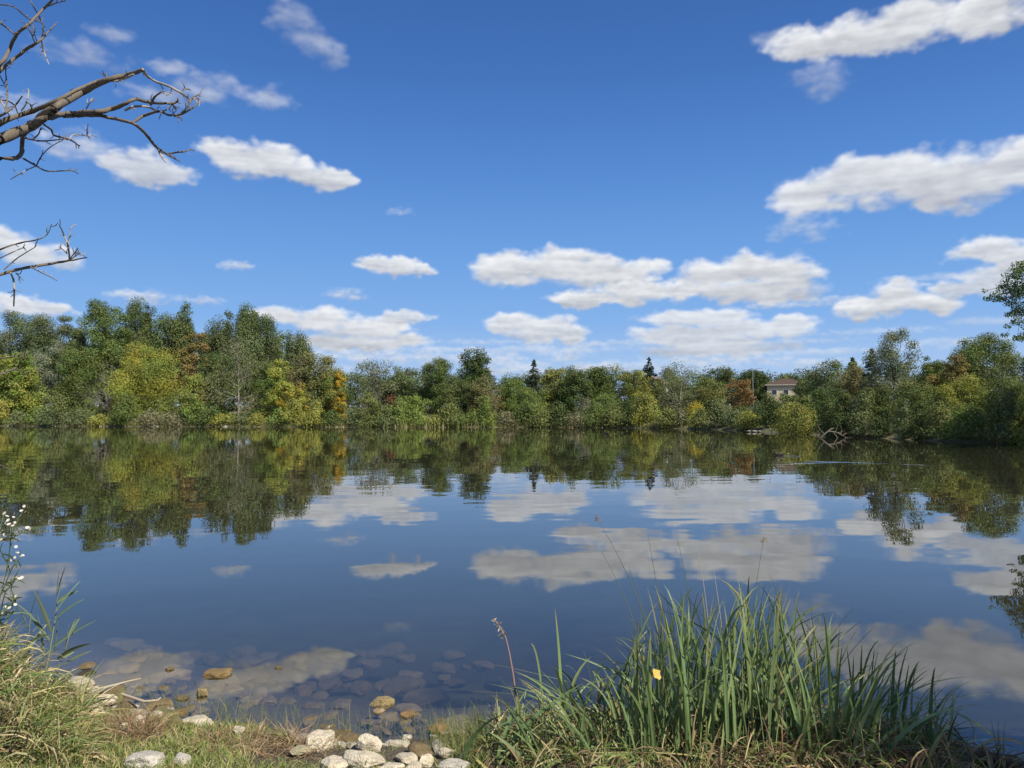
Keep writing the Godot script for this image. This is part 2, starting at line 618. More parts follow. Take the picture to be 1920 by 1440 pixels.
# a tree or shrub that is mostly bare twigs, with some leaves left
func grow_bare(called: String, foot: Vector3, height: float, radius: float, leaf_size: float, cover: float, col: Color, label: String, category: String, group := "", stems := 1, wood_col := TWIG) -> Node3D:
	rng.seed = hash(label)
	var o := thing(called, foot, label, category, group)
	var wood := MB.new()
	var fine := MB.new()
	var thick := height * 0.012
	for s in stems:
		var a := Vector3(rng.randf_range(-0.2, 0.2) * (stems - 1) * radius * 0.3, -0.2, rng.randf_range(-0.2, 0.2) * (stems - 1) * radius * 0.3)
		var top := Vector3(rng.randf_range(-0.25, 0.25) * radius * (1 if stems > 1 else 0.3), height * rng.randf_range(0.85, 0.95), rng.randf_range(-0.2, 0.2) * radius)
		limb(wood, a, top, thick, thick * 0.12, 6, vary(wood_col, 0.15), 0.04)
		var n := 26 if stems == 1 else 14
		for j in n:
			var t := lerpf(0.10, 0.97, (j + rng.randf()) / n)
			var an := rng.randf() * TAU
			var reach := radius * lerpf(1.0, 0.25, pow(t, 1.4)) * rng.randf_range(0.7, 1.1)
			twigs(fine, a.lerp(top, t), Vector3(cos(an), rng.randf_range(0.15, 0.9), sin(an)).normalized(), reach * 0.62, thick * lerpf(0.5, 0.22, t), 2, wood_col)
	part("trunk", wood.done(), leaf_wood(), o)
	part("twigs", fine.done(), leaf_wood(), o)
	if cover > 0.0:
		var green := MB.new()
		var clumps := []
		for j in 34:
			var t := rng.randf_range(0.05, 0.95)
			var an := rng.randf() * TAU
			var rr := radius * sqrt(rng.randf()) * lerpf(0.95, 0.35, pow(t, 1.5))
			clumps.append([Vector3(cos(an) * rr, t * height, sin(an) * rr), radius * rng.randf_range(0.2, 0.34)])
		leaves(green, clumps, int(cover * radius * height / (leaf_size * leaf_size)), leaf_size, col, col, 0.0)
		part("crown", green.done(false), foliage(), o)
	return o


func foliage() -> StandardMaterial3D:
	if not mats.has("leaves"):
		var m := mat("leaves", Color.WHITE, 0.62, true)
		m.metallic_specular = 0.3
		m.backlight_enabled = true
		m.backlight = Color(0.56, 0.56, 0.38)
	return mats["leaves"]


func leaf_wood() -> StandardMaterial3D:
	return mat("bark", Color.WHITE, 0.9, true)


func row_tree(r: Array) -> void:
	# [name, kind, x, y of the top, half width, depth, colour, second colour, share of it, label]
	var d: float = r[5]
	var x: float = (r[2] - 960.0) / F * d
	var y := land_y(x, -d)
	var h: float = at(r[2], r[3], d).y - y
	var rad: float = r[4] / F * d * (1.75 if r[1] == "poplar" else (1.0 if r[1] == "spruce" else 1.22))
	var ls := clampf(d * 0.00178, 0.10, 0.32) * (0.85 + 0.4 * fposmod(r[2] * 0.137, 1.0))
	var cat: String = "shrub" if String(r[0]).contains("shrub") else "tree"
	if r[1] == "bare":
		grow_bare(r[0], Vector3(x, y, -d), h, rad, ls, r[8], r[6], r[9], cat, "", r[7])
	else:
		grow(r[0], r[1], Vector3(x, y, -d), h, rad, ls, {"willow": 6.0, "spruce": 16.0}.get(r[1], 12.0), r[6], r[7], r[8], r[9], cat)


# ------------------------------------------------------------------ stones
var ico_v := PackedVector3Array()
var ico_i := PackedInt32Array()


func make_sphere(levels: int) -> void:
	var s := (1.0 + sqrt(5.0)) / 2.0
	ico_v = PackedVector3Array([Vector3(-1, s, 0), Vector3(1, s, 0), Vector3(-1, -s, 0), Vector3(1, -s, 0), Vector3(0, -1, s), Vector3(0, 1, s), Vector3(0, -1, -s), Vector3(0, 1, -s), Vector3(s, 0, -1), Vector3(s, 0, 1), Vector3(-s, 0, -1), Vector3(-s, 0, 1)])
	for k in 12:
		ico_v[k] = ico_v[k].normalized()
	ico_i = PackedInt32Array([0, 5, 11, 0, 1, 5, 0, 7, 1, 0, 10, 7, 0, 11, 10, 1, 9, 5, 5, 4, 11, 11, 2, 10, 10, 6, 7, 7, 8, 1, 3, 4, 9, 3, 2, 4, 3, 6, 2, 3, 8, 6, 3, 9, 8, 4, 5, 9, 2, 11, 4, 6, 10, 2, 8, 7, 6, 9, 1, 8])
	for l in levels:
		var mid := {}
		var next := PackedInt32Array()
		for k in range(0, ico_i.size(), 3):
			var q := []
			for e in 3:
				var a := ico_i[k + e]
				var b := ico_i[k + (e + 1) % 3]
				var key := mini(a, b) * 100000 + maxi(a, b)
				if not mid.has(key):
					mid[key] = ico_v.size()
					ico_v.append((ico_v[a] + ico_v[b]).normalized())
				q.append(mid[key])
			next.append_array(PackedInt32Array([ico_i[k], q[0], q[2], ico_i[k + 1], q[1], q[0], ico_i[k + 2], q[2], q[1], q[0], q[1], q[2]]))
		ico_i = next


# an angular, worn stone: a ball cut by random planes, its edges softened, its faces pitted
func stone(size: Vector3, seed_: int, dry: Color, wet: Color, wet_above: float, where_y: float, cuts := 9) -> ArrayMesh:
	rng.seed = seed_
	var planes := []
	for k in cuts:
		var nn := ball()
		nn.y *= 0.75
		planes.append([nn.normalized(), rng.randf_range(0.58, 0.86)])
	planes.append([Vector3(rng.randf_range(-0.2, 0.2), 1, rng.randf_range(-0.15, 0.25)).normalized(), rng.randf_range(0.62, 0.85)])
	var mb := MB.new()
	var off := rng.randf() * 900.0
	for u in ico_v:
		var r := 1.0
		for p in planes:
			var along: float = u.dot(p[0])
			if along > 0.05:
				var cut: float = p[1] / along
				# smooth minimum
				var hh := clampf(0.5 + 0.5 * (r - cut) / 0.035, 0.0, 1.0)
				r = lerpf(r, cut, hh) - 0.035 * hh * (1.0 - hh)
		r *= 1.0 + wob.get_noise_3d(u.x * 90.0 + off, u.y * 90.0, u.z * 90.0) * 0.16 + wob.get_noise_3d(u.x * 330.0 + off, u.y * 330.0, u.z * 330.0) * 0.06
		var p3 := u * r * size * 0.5
		mb.v.append(p3)
		var patch := wob.get_noise_3d(u.x * 120.0 + off + 50.0, u.y * 120.0, u.z * 120.0)
		var line := where_y + p3.y - wet_above + patch * size.y * 0.22
		var tint := 0.82 + 0.3 * fposmod(off * 0.37, 1.0)
		var col := wet if line < 0.0 else dry * tint
		mb.c.append(Color(col.r * (1.0 + patch * 0.25), col.g * (1.0 + patch * 0.27), col.b * (1.0 + patch * 0.3)))
	mb.i = ico_i
	return mb.done(false)


func put_stone(called: String, px: float, py: float, w: float, h: float, dry: Color, wet: Color, wet_above: float, material: Material, label: String, level := 0.05, squat := 0.8, group := "") -> MeshInstance3D:
	# px, py: the middle of the stone in the photograph; w, h: its size there
	var p := on_level(px, py, level)
	if py >= 1345.0 or px < 240.0:
		for k in 4:
			p = on_level(px, py, maxf(0.0, near_y(p.x, p.z)) + 0.03)
	var d := (p - EYE).length()
	var wide := w / F * d
	var tall := h / F * d * 0.95
	var sd := hash(label)
	rng.seed = sd
	var deep := maxf(wide * rng.randf_range(0.65, 0.9), tall * 0.7)
	var o := single(called, stone(Vector3(wide * 0.98, tall * 1.14 * squat / 0.8, deep * 0.92), sd, dry, wet, wet_above, p.y, rng.randi_range(7, 11)), material, p)
	o.rotation.y = rng.randf_range(-0.5, 0.5)
	tag(o, label, "stone", group)
	return o


# ------------------------------------------------------------------ blades
func bent(a: Vector3, b: Vector3, stiff: float, n := 8) -> PackedVector3Array:
	# rises along the stem first, then leans over to its tip
	var mid := Vector3(lerpf(a.x, b.x, 0.22), lerpf(a.y, maxf(a.y, b.y), stiff), lerpf(a.z, b.z, 0.22))
	var p := PackedVector3Array()
	for k in n:
		var t := float(k) / (n - 1)
		p.append(a.lerp(mid, t).lerp(mid.lerp(b, t), t))
	return p


func arch(a: Vector3, dir: Vector3, length: float, sag: float, n := 6) -> PackedVector3Array:
	var p := PackedVector3Array([a])
	var d := dir.normalized()
	for k in n - 1:
		p.append(p[-1] + d * length / (n - 1))
		d = (d + Vector3(0, -sag / (n - 1), 0)).normalized()
	return p


func px_tube(mb: MB, pts: Array, depth: float, col: Color, sides := 6, slim := 1.0) -> void:
	# pts: [x, y, radius] in the photograph's pixels; depth wanders a little, as a branch does
	var p := PackedVector3Array()
	var r := PackedFloat32Array()
	var k := 0
	for q in pts:
		var d: float = depth + wob.get_noise_2d(q[0] * 1.7, q[1] * 1.7 + depth * 40.0) * 1.1
		p.append(at(q[0], q[1], d))
		r.append(q[2] / F * d * slim)
		k += 1
	# resample along a smooth curve
	var pp := PackedVector3Array()
	var rr := PackedFloat32Array()
	for j in p.size() - 1:
		for s in 4:
			var t := s / 4.0
			pp.append(p[j].cubic_interpolate(p[j + 1], p[maxi(j - 1, 0)], p[mini(j + 2, p.size() - 1)], t) + ball() * r[j] * 0.16)
			rr.append(lerpf(r[j], r[j + 1], t) * rng.randf_range(0.9, 1.12))
	pp.append(p[-1])
	rr.append(r[-1])
	mb.tube(pp, rr, sides, col)


func grass_mesh(spots: Array, length: Vector2, width: float, colours: Array, lean: float, per: int, spread: float) -> ArrayMesh:
	var mb := MB.new()
	for s in spots:
		var base: Vector3 = s
		for k in per:
			var a := base + Vector3(rng.randfn() * spread, 0, rng.randfn() * spread)
			a.y = near_y(a.x, a.z) - 0.01
			var l := rng.randf_range(length.x, length.y)
			var dir := Vector3(rng.randfn() * lean, 1.0, rng.randfn() * lean)
			var c: Color = vary(colours[rng.randi() % colours.size()], 0.25)
			mb.blade(arch(a, dir, l, rng.randf_range(0.2, 1.4), 3), width * rng.randf_range(0.7, 1.3), ball(), c, c)
	return mb.done(false)


func _ready() -> void:
	wob.noise_type = FastNoiseLite.TYPE_SIMPLEX_SMOOTH
	wob.frequency = 0.01
	wob.fractal_octaves = 3
	wob.seed = 5

	# camera
	var cam := Camera3D.new()
	cam.name = "camera"
	cam.position = EYE
	cam.rotation.x = PITCH
	cam.fov = 53.06
	cam.near = 0.05
	cam.far = 4000.0
	add_child(cam)
	# sky and exposure
	var env := Environment.new()
	env.background_mode = Environment.BG_SKY
	env.sky = Sky.new()
	env.sky.sky_material = make_sky()
	env.tonemap_mode = Environment.TONE_MAPPER_LINEAR
	env.tonemap_exposure = EXPOSURE
	env.volumetric_fog_enabled = true
	env.volumetric_fog_density = 0.0
	env.sdfgi_enabled = true
	env.ssao_enabled = true
	env.ssil_enabled = true
	var we := WorldEnvironment.new()
	we.name = "environment"
	we.environment = env
	add_child(we)
	# sun: behind the camera, to the right
	var sun := DirectionalLight3D.new()
	sun.name = "sun"
	sun.light_energy = 1.6
	sun.light_color = Color(1.0, 0.955, 0.88)
	sun.light_angular_distance = 0.53
	sun.shadow_enabled = true
	add_child(sun)
	var to_sun := Vector3(sin(0.74) * cos(0.80), sin(0.80), cos(0.74) * cos(0.80))
	sun.look_at_from_position(to_sun * 50.0, Vector3.ZERO)
	print("sky ", Time.get_ticks_msec())

	make_shore()
	build_land()
	build_water()
	print("land ", Time.get_ticks_msec())
	build_far_trees()
	print("trees ", Time.get_ticks_msec())
	build_houses()
	build_far_shore()
	build_right_bank()
	build_near_stones()
	build_reeds()
	build_left_plants()
	build_grass()
	build_dead_tree()
	build_ducks()
	print("done ", Time.get_ticks_msec(), " triangles ", count_triangles(self))


func build_land() -> void:
	# far and near land in rings round the lake
	var mb := MB.new()
	var offs := [-30.0, -7.0, -3.0, -1.2, -0.4, 0.0, 0.4, 0.9, 1.6, 3.0, 6.0, 12.0, 22.0, 36.0, 55.0, 90.0, 160.0, 320.0, 700.0, 1600.0]
	var n := 720
	for k in n:
		var d := Vector2.from_angle(TAU * k / n)
		for o in offs:
			var p := MIDDLE + d * maxf(4.0, shore_r[k * 2] + o)
			var y := profile(o) + wob.get_noise_2d(p.x * 8.0, p.y * 8.0) * 0.25 * smoothstep(0.3, 5.0, o) + wob.get_noise_2d(p.x * 40.0, p.y * 40.0) * 0.10 * smoothstep(-0.4, 0.6, o)
			if absf(p.x) < 9.5 and p.y > -10.0 and p.y < 6.0:
				y -= 0.35
			mb.v.append(Vector3(p.x, y, p.y))
	var w := offs.size()
	for k in n:
		for j in w - 1:
			var a := k * w + j
			var b := ((k + 1) % n) * w + j
			mb.i.append_array(PackedInt32Array([a, b, a + 1, b, b + 1, a + 1]))
	mb.normals()
	var soil := mat("far_ground", Color.WHITE, 0.95)
	grained(soil, noise_texture(0.02, 512, FastNoiseLite.TYPE_SIMPLEX_SMOOTH, [Color(0.05, 0.055, 0.025), Color(0.10, 0.10, 0.045), Color(0.16, 0.14, 0.075)], 3), 0.12)
	setting("ground", mb.done(), soil)
	# the near bank and the shelf of the lake bed in front of it, finer
	var nb := MB.new()
	var nx := 180
	var nz := 150
	for j in nz + 1:
		for k in nx + 1:
			var x := lerpf(-9.0, 9.0, float(k) / nx)
			var z := lerpf(-11.5, 5.5, float(j) / nz)
			nb.v.append(Vector3(x, near_y(x, z), z))
	for j in nz:
		for k in nx:
			var a := j * (nx + 1) + k
			nb.i.append_array(PackedInt32Array([a, a + 1, a + nx + 1, a + 1, a + nx + 2, a + nx + 1]))
	nb.normals()
	var mud := mat("near_ground", Color.WHITE, 0.9)
	grained(mud, noise_texture(0.03, 512, FastNoiseLite.TYPE_SIMPLEX_SMOOTH, [Color(0.05, 0.042, 0.028), Color(0.10, 0.085, 0.055), Color(0.16, 0.135, 0.09)], 9, 5), 1.1, noise_texture(0.06, 512, FastNoiseLite.TYPE_SIMPLEX, [], 10, 4), 2.0)
	setting("bank", nb.done(), mud)
	# the lake bed
	var bed := PlaneMesh.new()
	bed.size = Vector2(330, 220)
	var silt := mat("silt", Color.WHITE, 1.0)
	grained(silt, noise_texture(0.01, 256, FastNoiseLite.TYPE_SIMPLEX_SMOOTH, [Color(0.024, 0.026, 0.014), Color(0.036, 0.037, 0.020)], 12), 0.1)
	var o := setting("lake_bed", bed, silt)
	o.position = Vector3(-20, -1.95, -85)


func build_water() -> void:
	# gentle waves as a seamless height texture, 40 m a side
	rng.seed = 21
	var n := 640
	var tile := 40.0
	var waves := []
	for k in 34:
		var lam := 0.45 * pow(9.0, pow(rng.randf(), 1.3))
		var an := rng.randfn() * 0.55 + PI * 0.5
		var kx := roundi(cos(an) * tile / lam)
		var ky := roundi(sin(an) * tile / lam)
		waves.append([kx, ky, rng.randf() * TAU, pow(lam, 1.25)])
	var total := 0.0
	for w in waves:
		total += w[3]
	var h := PackedFloat32Array()
	h.resize(n * n)
	var cosx := []
	var sinx := []
	for w in waves:
		var cx := PackedFloat32Array()
		var sx := PackedFloat32Array()
		for x in n:
			cx.append(cos(TAU * w[0] * x / n + w[2]))
			sx.append(sin(TAU * w[0] * x / n + w[2]))
		cosx.append(cx)
		sinx.append(sx)
	for j in waves.size():
		var cx: PackedFloat32Array = cosx[j]
		var sx: PackedFloat32Array = sinx[j]
		var a: float = waves[j][3] / total
		for y in n:
			var cy := cos(TAU * waves[j][1] * y / n) * a
			var sy := sin(TAU * waves[j][1] * y / n) * a
			var at_ := y * n
			for x in n:
				h[at_ + x] += cx[x] * cy - sx[x] * sy
	# puffs of wind: ripples stronger in some places than in others
	for y in n:
		for x in n:
			var g := 0.55 + 0.30 * sin(TAU * (2.0 * x / n + 1.0 * y / n) + 0.6) * sin(TAU * (3.0 * y / n - 1.0 * x / n)) + 0.15 * sin(TAU * (1.0 * x / n + 4.0 * y / n) + 2.0)
			h[y * n + x] = 0.5 + h[y * n + x] * g
	var tex := ImageTexture.create_from_image(Image.create_from_data(n, n, false, Image.FORMAT_RF, h.to_byte_array()))
	var m := StandardMaterial3D.new()
	m.resource_name = "water"
	m.transparency = BaseMaterial3D.TRANSPARENCY_ALPHA
	m.albedo_color = Color(0.20, 0.22, 0.14, 0.06)
	m.roughness = 0.0
	m.metallic_specular = 0.5
	m.heightmap_enabled = true
	m.heightmap_texture = tex
	m.heightmap_scale = 0.62
	m.uv1_triplanar = true
	m.uv1_world_triplanar = true
	m.uv1_scale = Vector3.ONE / tile
	mats["water"] = m
	var sheet := MB.new()
	var k := 60
	for j in k + 1:
		for i in k + 1:
			sheet.v.append(Vector3(lerpf(-170, 70, float(i) / k), 0.0, lerpf(-185, 3, float(j) / k)))
			sheet.n.append(Vector3.UP)
	for j in k:
		for i in k:
			var a := j * (k + 1) + i
			sheet.i.append_array(PackedInt32Array([a, a + 1, a + k + 1, a + 1, a + k + 2, a + k + 1]))
	setting("water", sheet.done(), m)
	# the water itself is a little murky
	var fog := FogVolume.new()
	fog.name = "murky_water"
	fog.shape = RenderingServer.FOG_VOLUME_SHAPE_BOX
	fog.size = Vector3(330, 1.86, 215)
	fog.position = Vector3(-20, -0.95, -85)
	var fm := FogMaterial.new()
	fm.density = 0.24
	fm.albedo = Color(0.10, 0.092, 0.055).linear_to_srgb()
	fog.material = fm
	fog.set_meta("kind", "stuff")
	add_child(fog)


func build_far_trees() -> void:
	var N := Color.BLACK
	var rows := [
		# name, kind, x, top, half width, depth, colour, second colour (or stems), share (or cover), label
		["maple_tree", "round", 48, 574, 72, 182, DARK.lerp(GREY, 0.45), N, 0.0, "broad dull dark green tree at the far left edge of the skyline"],
		["maple_tree", "round", -50, 588, 70, 180, DARK.lerp(GREY, 0.3), N, 0.0, "dark green tree mostly cut off by the left picture edge"],
		["ash_tree", "round", 133, 592, 42, 178, MID.lerp(GREY, 0.5), N, 0.0, "grey green tree between the broad dark tree and the tall bright green one"],
		["ash_tree", "round", 203, 562, 62, 174, MID, FRESH, 0.35, "tallest bright green layered tree on the left skyline"],
		["poplar_tree", "poplar", 250, 562, 25, 180, POPLAR, N, 0.0, "pointed poplar directly right of the tall bright green layered tree"],
		["poplar_tree", "poplar", 277, 568, 18, 184, POPLAR, N, 0.0, "thin second poplar of the left poplar group"],
		["poplar_tree", "poplar", 313, 566, 32, 179, POPLAR.lerp(FRESH, 0.2), N, 0.0, "widest poplar of the left poplar group behind the yellow maple"],
		["poplar_tree", "poplar", 342, 568, 20, 182, POPLAR, N, 0.0, "rightmost poplar of the left group beside the gap in the skyline"],
		["poplar_tree", "poplar", 393, 594, 26, 178, POPLAR, N, 0.0, "shorter poplar just right of the gap in the skyline"],
		["poplar_tree", "poplar", 420, 580, 14, 182, POPLAR, N, 0.0, "very slim poplar between two wider ones above the grey tree"],
		["poplar_tree", "poplar", 457, 572, 26, 180, POPLAR.lerp(FRESH, 0.15), N, 0.0, "tallest poplar of the middle group behind the grey half bare tree"],
		["poplar_tree", "poplar", 478, 580, 16, 183, POPLAR, N, 0.0, "slim poplar leaning against the tallest of the middle group"],
		["poplar_tree", "poplar", 497, 590, 22, 180, POPLAR, N, 0.0, "last poplar on the right of the middle group"],
		["poplar_tree", "poplar", 540, 622, 18, 176, POPLAR.lerp(GREY, 0.4), N, 0.0, "left of the two small poplars standing apart at the cloud bank"],
		["poplar_tree", "poplar", 561, 617, 20, 177, POPLAR.lerp(GREY, 0.3), N, 0.0, "right of the two small poplars standing apart at the cloud bank"],
		["willow_shrub", "willow", 88, 640, 34, 170, SILVER, N, 0.0, "pale silvery willow shrub below the broad dull dark tree"],
		["ash_tree", "round", 150, 640, 62, 166, MID, OLIVE, 0.3, "mid green tree in front of the tall bright green layered tree"],
		["ash_tree", "round", 240, 630, 50, 168, MID, N, 0.0, "green tree between the bare twiggy shrub and the poplars"],
		["maple_tree", "round", 58, 652, 46, 160, FRESH, LIME, 0.35, "yellow green maple at the left above the water"],
		["maple_tree", "round", -10, 655, 50, 160, MID, LIME, 0.25, "yellow green tree cut by the left picture edge"],
		["aspen_tree", "round", 357, 622, 32, 163, ORANGE.lerp(OLIVE, 0.35), OLIVE, 0.25, "faded orange brown tree behind the big yellow maple"],
		["maple_tree", "round", 293, 642, 74, 154, FRESH.lerp(LIME, 0.4), YELLOW, 0.26, "large yellow and green maple overhanging the far left shore"],
		["maple_tree", "round", 372, 700, 34, 156, FRESH.lerp(LIME, 0.3), ORANGE, 0.4, "small yellowing tree tucked against the large yellow maple"],
		["bare_shrub", "bare", 205, 678, 56, 152, GREY, 3, 0.5, "grey leafless shrub left of the large yellow maple"],
		["dying_tree", "bare", 448, 618, 70, 154, GREY.lerp(OLIVE, 0.4), 1, 1.6, "big grey half bare tree with twigs down to the water"],
		["ash_tree", "round", 410, 655, 44, 164, DARK.lerp(MID, 0.5), N, 0.0, "dark green tree behind the left side of the grey half bare tree"],
		["ash_tree", "round", 490, 668, 40, 164, MID, OLIVE, 0.3, "green tree behind the right side of the grey half bare tree"],
		["maple_tree", "round", 523, 672, 38, 152, FRESH, LIME, 0.5, "bright green tree directly right of the grey half bare tree"],
		["maple_tree", "round", 549, 715, 28, 149, LIME, YELLOW, 0.45, "yellow tree leaning low over the water"],
		["hawthorn_tree", "round", 598, 655, 56, 153, OLIVE, BROWN, 0.45, "olive brown tree topped with thin twigs below the two small poplars"],
		["hawthorn_tree", "round", 630, 690, 40, 150, FRESH.lerp(OLIVE, 0.5), YELLOW, 0.25, "olive tree below the golden patch"],
		["aspen_tree", "round", 643, 694, 18, 148, GOLD, YELLOW, 0.5, "small bright golden orange tree, the brightest on the far bank"],
		["bare_shrub", "bare", 700, 675, 48, 150, GREY.lerp(DARK, 0.3), 3, 3.0, "grey green twiggy tree right of the golden orange one"],
		["sumac_shrub", "round", 738, 735, 16, 144, RUST, N, 0.0, "small rusty red shrub between green trees"],
		["ash_tree", "round", 765, 684, 40, 156, MID.lerp(GREY, 0.4), N, 0.0, "grey green tree behind the rusty red shrub"],
		["ash_tree", "round", 720, 700, 42, 160, DARK.lerp(MID, 0.5), N, 0.0, "dark green tree behind the twiggy one near the cattails"],
		["alder_tree", "round", 780, 735, 32, 145, FRESH, N, 0.0, "light green low tree above the cattails"],
		["maple_tree", "round", 826, 662, 44, 152, DARK.lerp(MID, 0.75), OLIVE, 0.15, "tall deep green tree left of the flat topped one"],
		["elm_tree", "round", 890, 652, 48, 176, DARK, N, 0.0, "dark flat topped tree, the tallest in the middle of the skyline"],
		["hawthorn_tree", "round", 858, 705, 40, 146, DARK.lerp(OLIVE, 0.4), N, 0.0, "dull green tree in front of the dark flat topped tree"],
		["hawthorn_tree", "round", 908, 700, 38, 144, OLIVE.lerp(BROWN, 0.4), BROWN, 0.3, "brownish olive tree below the dark flat topped tree"],
		["ash_tree", "round", 958, 705, 42, 150, MID, FRESH, 0.3, "light green tree right of the brownish olive tree"],
		["alder_tree", "round", 1000, 722, 36, 143, FRESH, MID, 0.3, "fresh green low tree below the small pointed spruce"],
		["spruce_tree", "spruce", 1001, 672, 34, 188, NEEDLE.lerp(GREY, 0.25), N, 0.0, "small pointed blue grey spruce at the middle of the skyline"],
		["maple_tree", "round", 1042, 684, 36, 156, OLIVE, LIME, 0.35, "olive yellow tree right of the small pointed spruce"],
		["maple_tree", "round", 1078, 686, 36, 152, DARK.lerp(MID, 0.4), N, 0.0, "deep green tree left of the wide round green one"],
		["bare_shrub", "bare", 1098, 742, 26, 139, GREY, 4, 1.0, "grey bare stems rising from the water edge"],
		["maple_tree", "round", 1137, 676, 52, 156, MID, OLIVE, 0.25, "wide round green tree in the middle of the far bank"],
		["maple_tree", "round", 1190, 690, 38, 152, OLIVE, LIME, 0.3, "olive yellow tree left of the big dark spruce"],
		["spruce_tree", "spruce", 1217, 668, 42, 186, NEEDLE, N, 0.0, "big dark spruce standing above the far trees"],
		["alder_tree", "round", 1140, 735, 44, 140, MID, FRESH, 0.3, "bushy mid green tree by the water below the wide round tree"],
		["alder_tree", "round", 1195, 740, 36, 137, DARK.lerp(MID, 0.6), N, 0.0, "dark bushy tree by the water below the big dark spruce"],
		["dying_tree", "bare", 1272, 676, 50, 140, OLIVE.lerp(GREY, 0.4), 3, 3.0, "half bare grey tree with fanned branches right of the big dark spruce"],
		["hawthorn_tree", "round", 1234, 708, 24, 160, OLIVE, N, 0.0, "olive tree in front of the small gabled house"],
		["ash_tree", "round", 1265, 715, 46, 150, DARK.lerp(MID, 0.4), N, 0.0, "dark green tree behind the half bare fanned tree"],
		["maple_shrub", "bush", 1308, 748, 26, 122, LIME, YELLOW, 0.35, "bright yellow green shrub on the far right shore"],
		["ash_tree", "round", 1338, 702, 46, 138, OLIVE, BROWN, 0.2, "olive tree behind the bright yellow green shrub"],
		["maple_tree", "round", 1388, 708, 27, 146, ORANGE.lerp(RUST, 0.25), N, 0.0, "reddish orange tree beside the cream house"],
		["oak_tree", "round", 1352, 688, 30, 200, DARK, N, 0.0, "dark distant tree top above the olive tree"],
		["oak_tree", "round", 1407, 688, 34, 180, DARK, N, 0.0, "dark distant round tree top above the reddish orange tree"],
		["oak_tree", "round", 1432, 692, 18, 192, DARK, N, 0.0, "dark narrow distant tree left of the cream house"],
		["oak_tree", "round", 1490, 696, 32, 205, MID, OLIVE, 0.3, "olive distant tree top above the roof of the cream house"],
		["alder_tree", "round", 1474, 736, 24, 122, MID, OLIVE, 0.3, "low green tree standing before the wall of the cream house"],
		["alder_tree", "round", 1504, 708, 22, 140, MID, OLIVE, 0.2, "slim green tree covering the right half of the cream house"],
		["ash_tree", "round", 1534, 694, 46, 150, DARK.lerp(GREY, 0.5), N, 0.0, "dark grey green tree right of the cream house"],
		["alder_shrub", "bush", 1388, 758, 48, 112, DARK.lerp(MID, 0.5), N, 0.0, "dark green rounded shrub below the reddish orange tree"],
		["alder_shrub", "bush", 1440, 741, 44, 108, MID.lerp(GREY, 0.3), N, 0.0, "grey green rounded shrub below the cream house"],
		["willow_shrub", "bush", 1500, 750, 48, 84, LIME.lerp(OLIVE, 0.65), N, 0.0, "pale yellow green rounded willow shrub at the water right of the house"],
		["hawthorn_tree", "round", 1592, 686, 48, 96, OLIVE, BROWN, 0.45, "brownish olive tree right of the house, before the tall willow"],
		["spruce_tree", "spruce", 1600, 668, 48, 130, NEEDLE.lerp(MID, 0.4), N, 0.0, "dark green conifer tip above the brownish olive tree"],
		["ash_tree", "round", 1560, 722, 42, 92, DARK.lerp(MID, 0.5), N, 0.0, "dark green tree behind the pale rounded willow shrub"],
		["willow_tree", "willow", 1684, 612, 62, 80, GREY, SILVER, 0.4, "tall airy grey green willow standing up on the right bank"],
		["spruce_tree", "spruce", 1636, 652, 46, 92, NEEDLE.lerp(GREY, 0.3), N, 0.0, "pointed conifer close left of the tall airy willow"],
		["ash_tree", "round", 1640, 715, 44, 78, DARK.lerp(OLIVE, 0.35), N, 0.0, "dark tree under the left side of the tall airy willow"],
		["ash_tree", "round", 1755, 664, 44, 78, MID, LIME, 0.3, "light green tree between the tall willow and the big round maple"],
		["maple_tree", "round", 1838, 615, 74, 78, MID, OLIVE, 0.2, "big round green maple crowning the right bank"],
		["maple_tree", "round", 1788, 660, 36, 72, ORANGE.lerp(OLIVE, 0.45), N, 0.0, "brownish orange tree in front of the big round maple"],
		["dying_tree", "bare", 1880, 680, 40, 70, GREY, 2, 2.0, "grey twiggy tree at the right below the big round maple"],
		["ash_tree", "round", 1720, 712, 48, 71, MID.lerp(OLIVE, 0.4), N, 0.0, "olive green tree low on the right bank below the tall willow"],
		["ash_tree", "round", 1812, 702, 54, 67, MID, LIME, 0.3, "yellowish green tree low on the right bank below the orange one"],
		["ash_tree", "round", 1895, 706, 54, 64, MID, OLIVE, 0.3, "green tree at the right picture edge over the dark water"],
	]
	for r in rows:
		row_tree(r)
	# shrubs of the undergrowth along the far shore
	rng.seed = 400
	var spec := []
	var x := -40.0
	while x < 1990.0:
		spec.append([x, rng.randf_range(728, 782) if x < 1500.0 else rng.randf_range(722, 765), rng.randf_range(26, 42), rng.randf_range(0.2, 1.8) if x < 1450.0 else rng.randf_range(-0.5, 0.7), rng.randf()])
		x += rng.randf_range(20, 46)
	var tones := [DARK.lerp(MID, 0.5), MID, MID.lerp(GREY, 0.5), FRESH, OLIVE, DARK, LIME.lerp(OLIVE, 0.4), GREY.lerp(BROWN, 0.4)]
	var said := ["dark green", "mid green", "grey green", "fresh green", "olive", "very dark green", "yellow green", "grey brown"]
	var k := 0
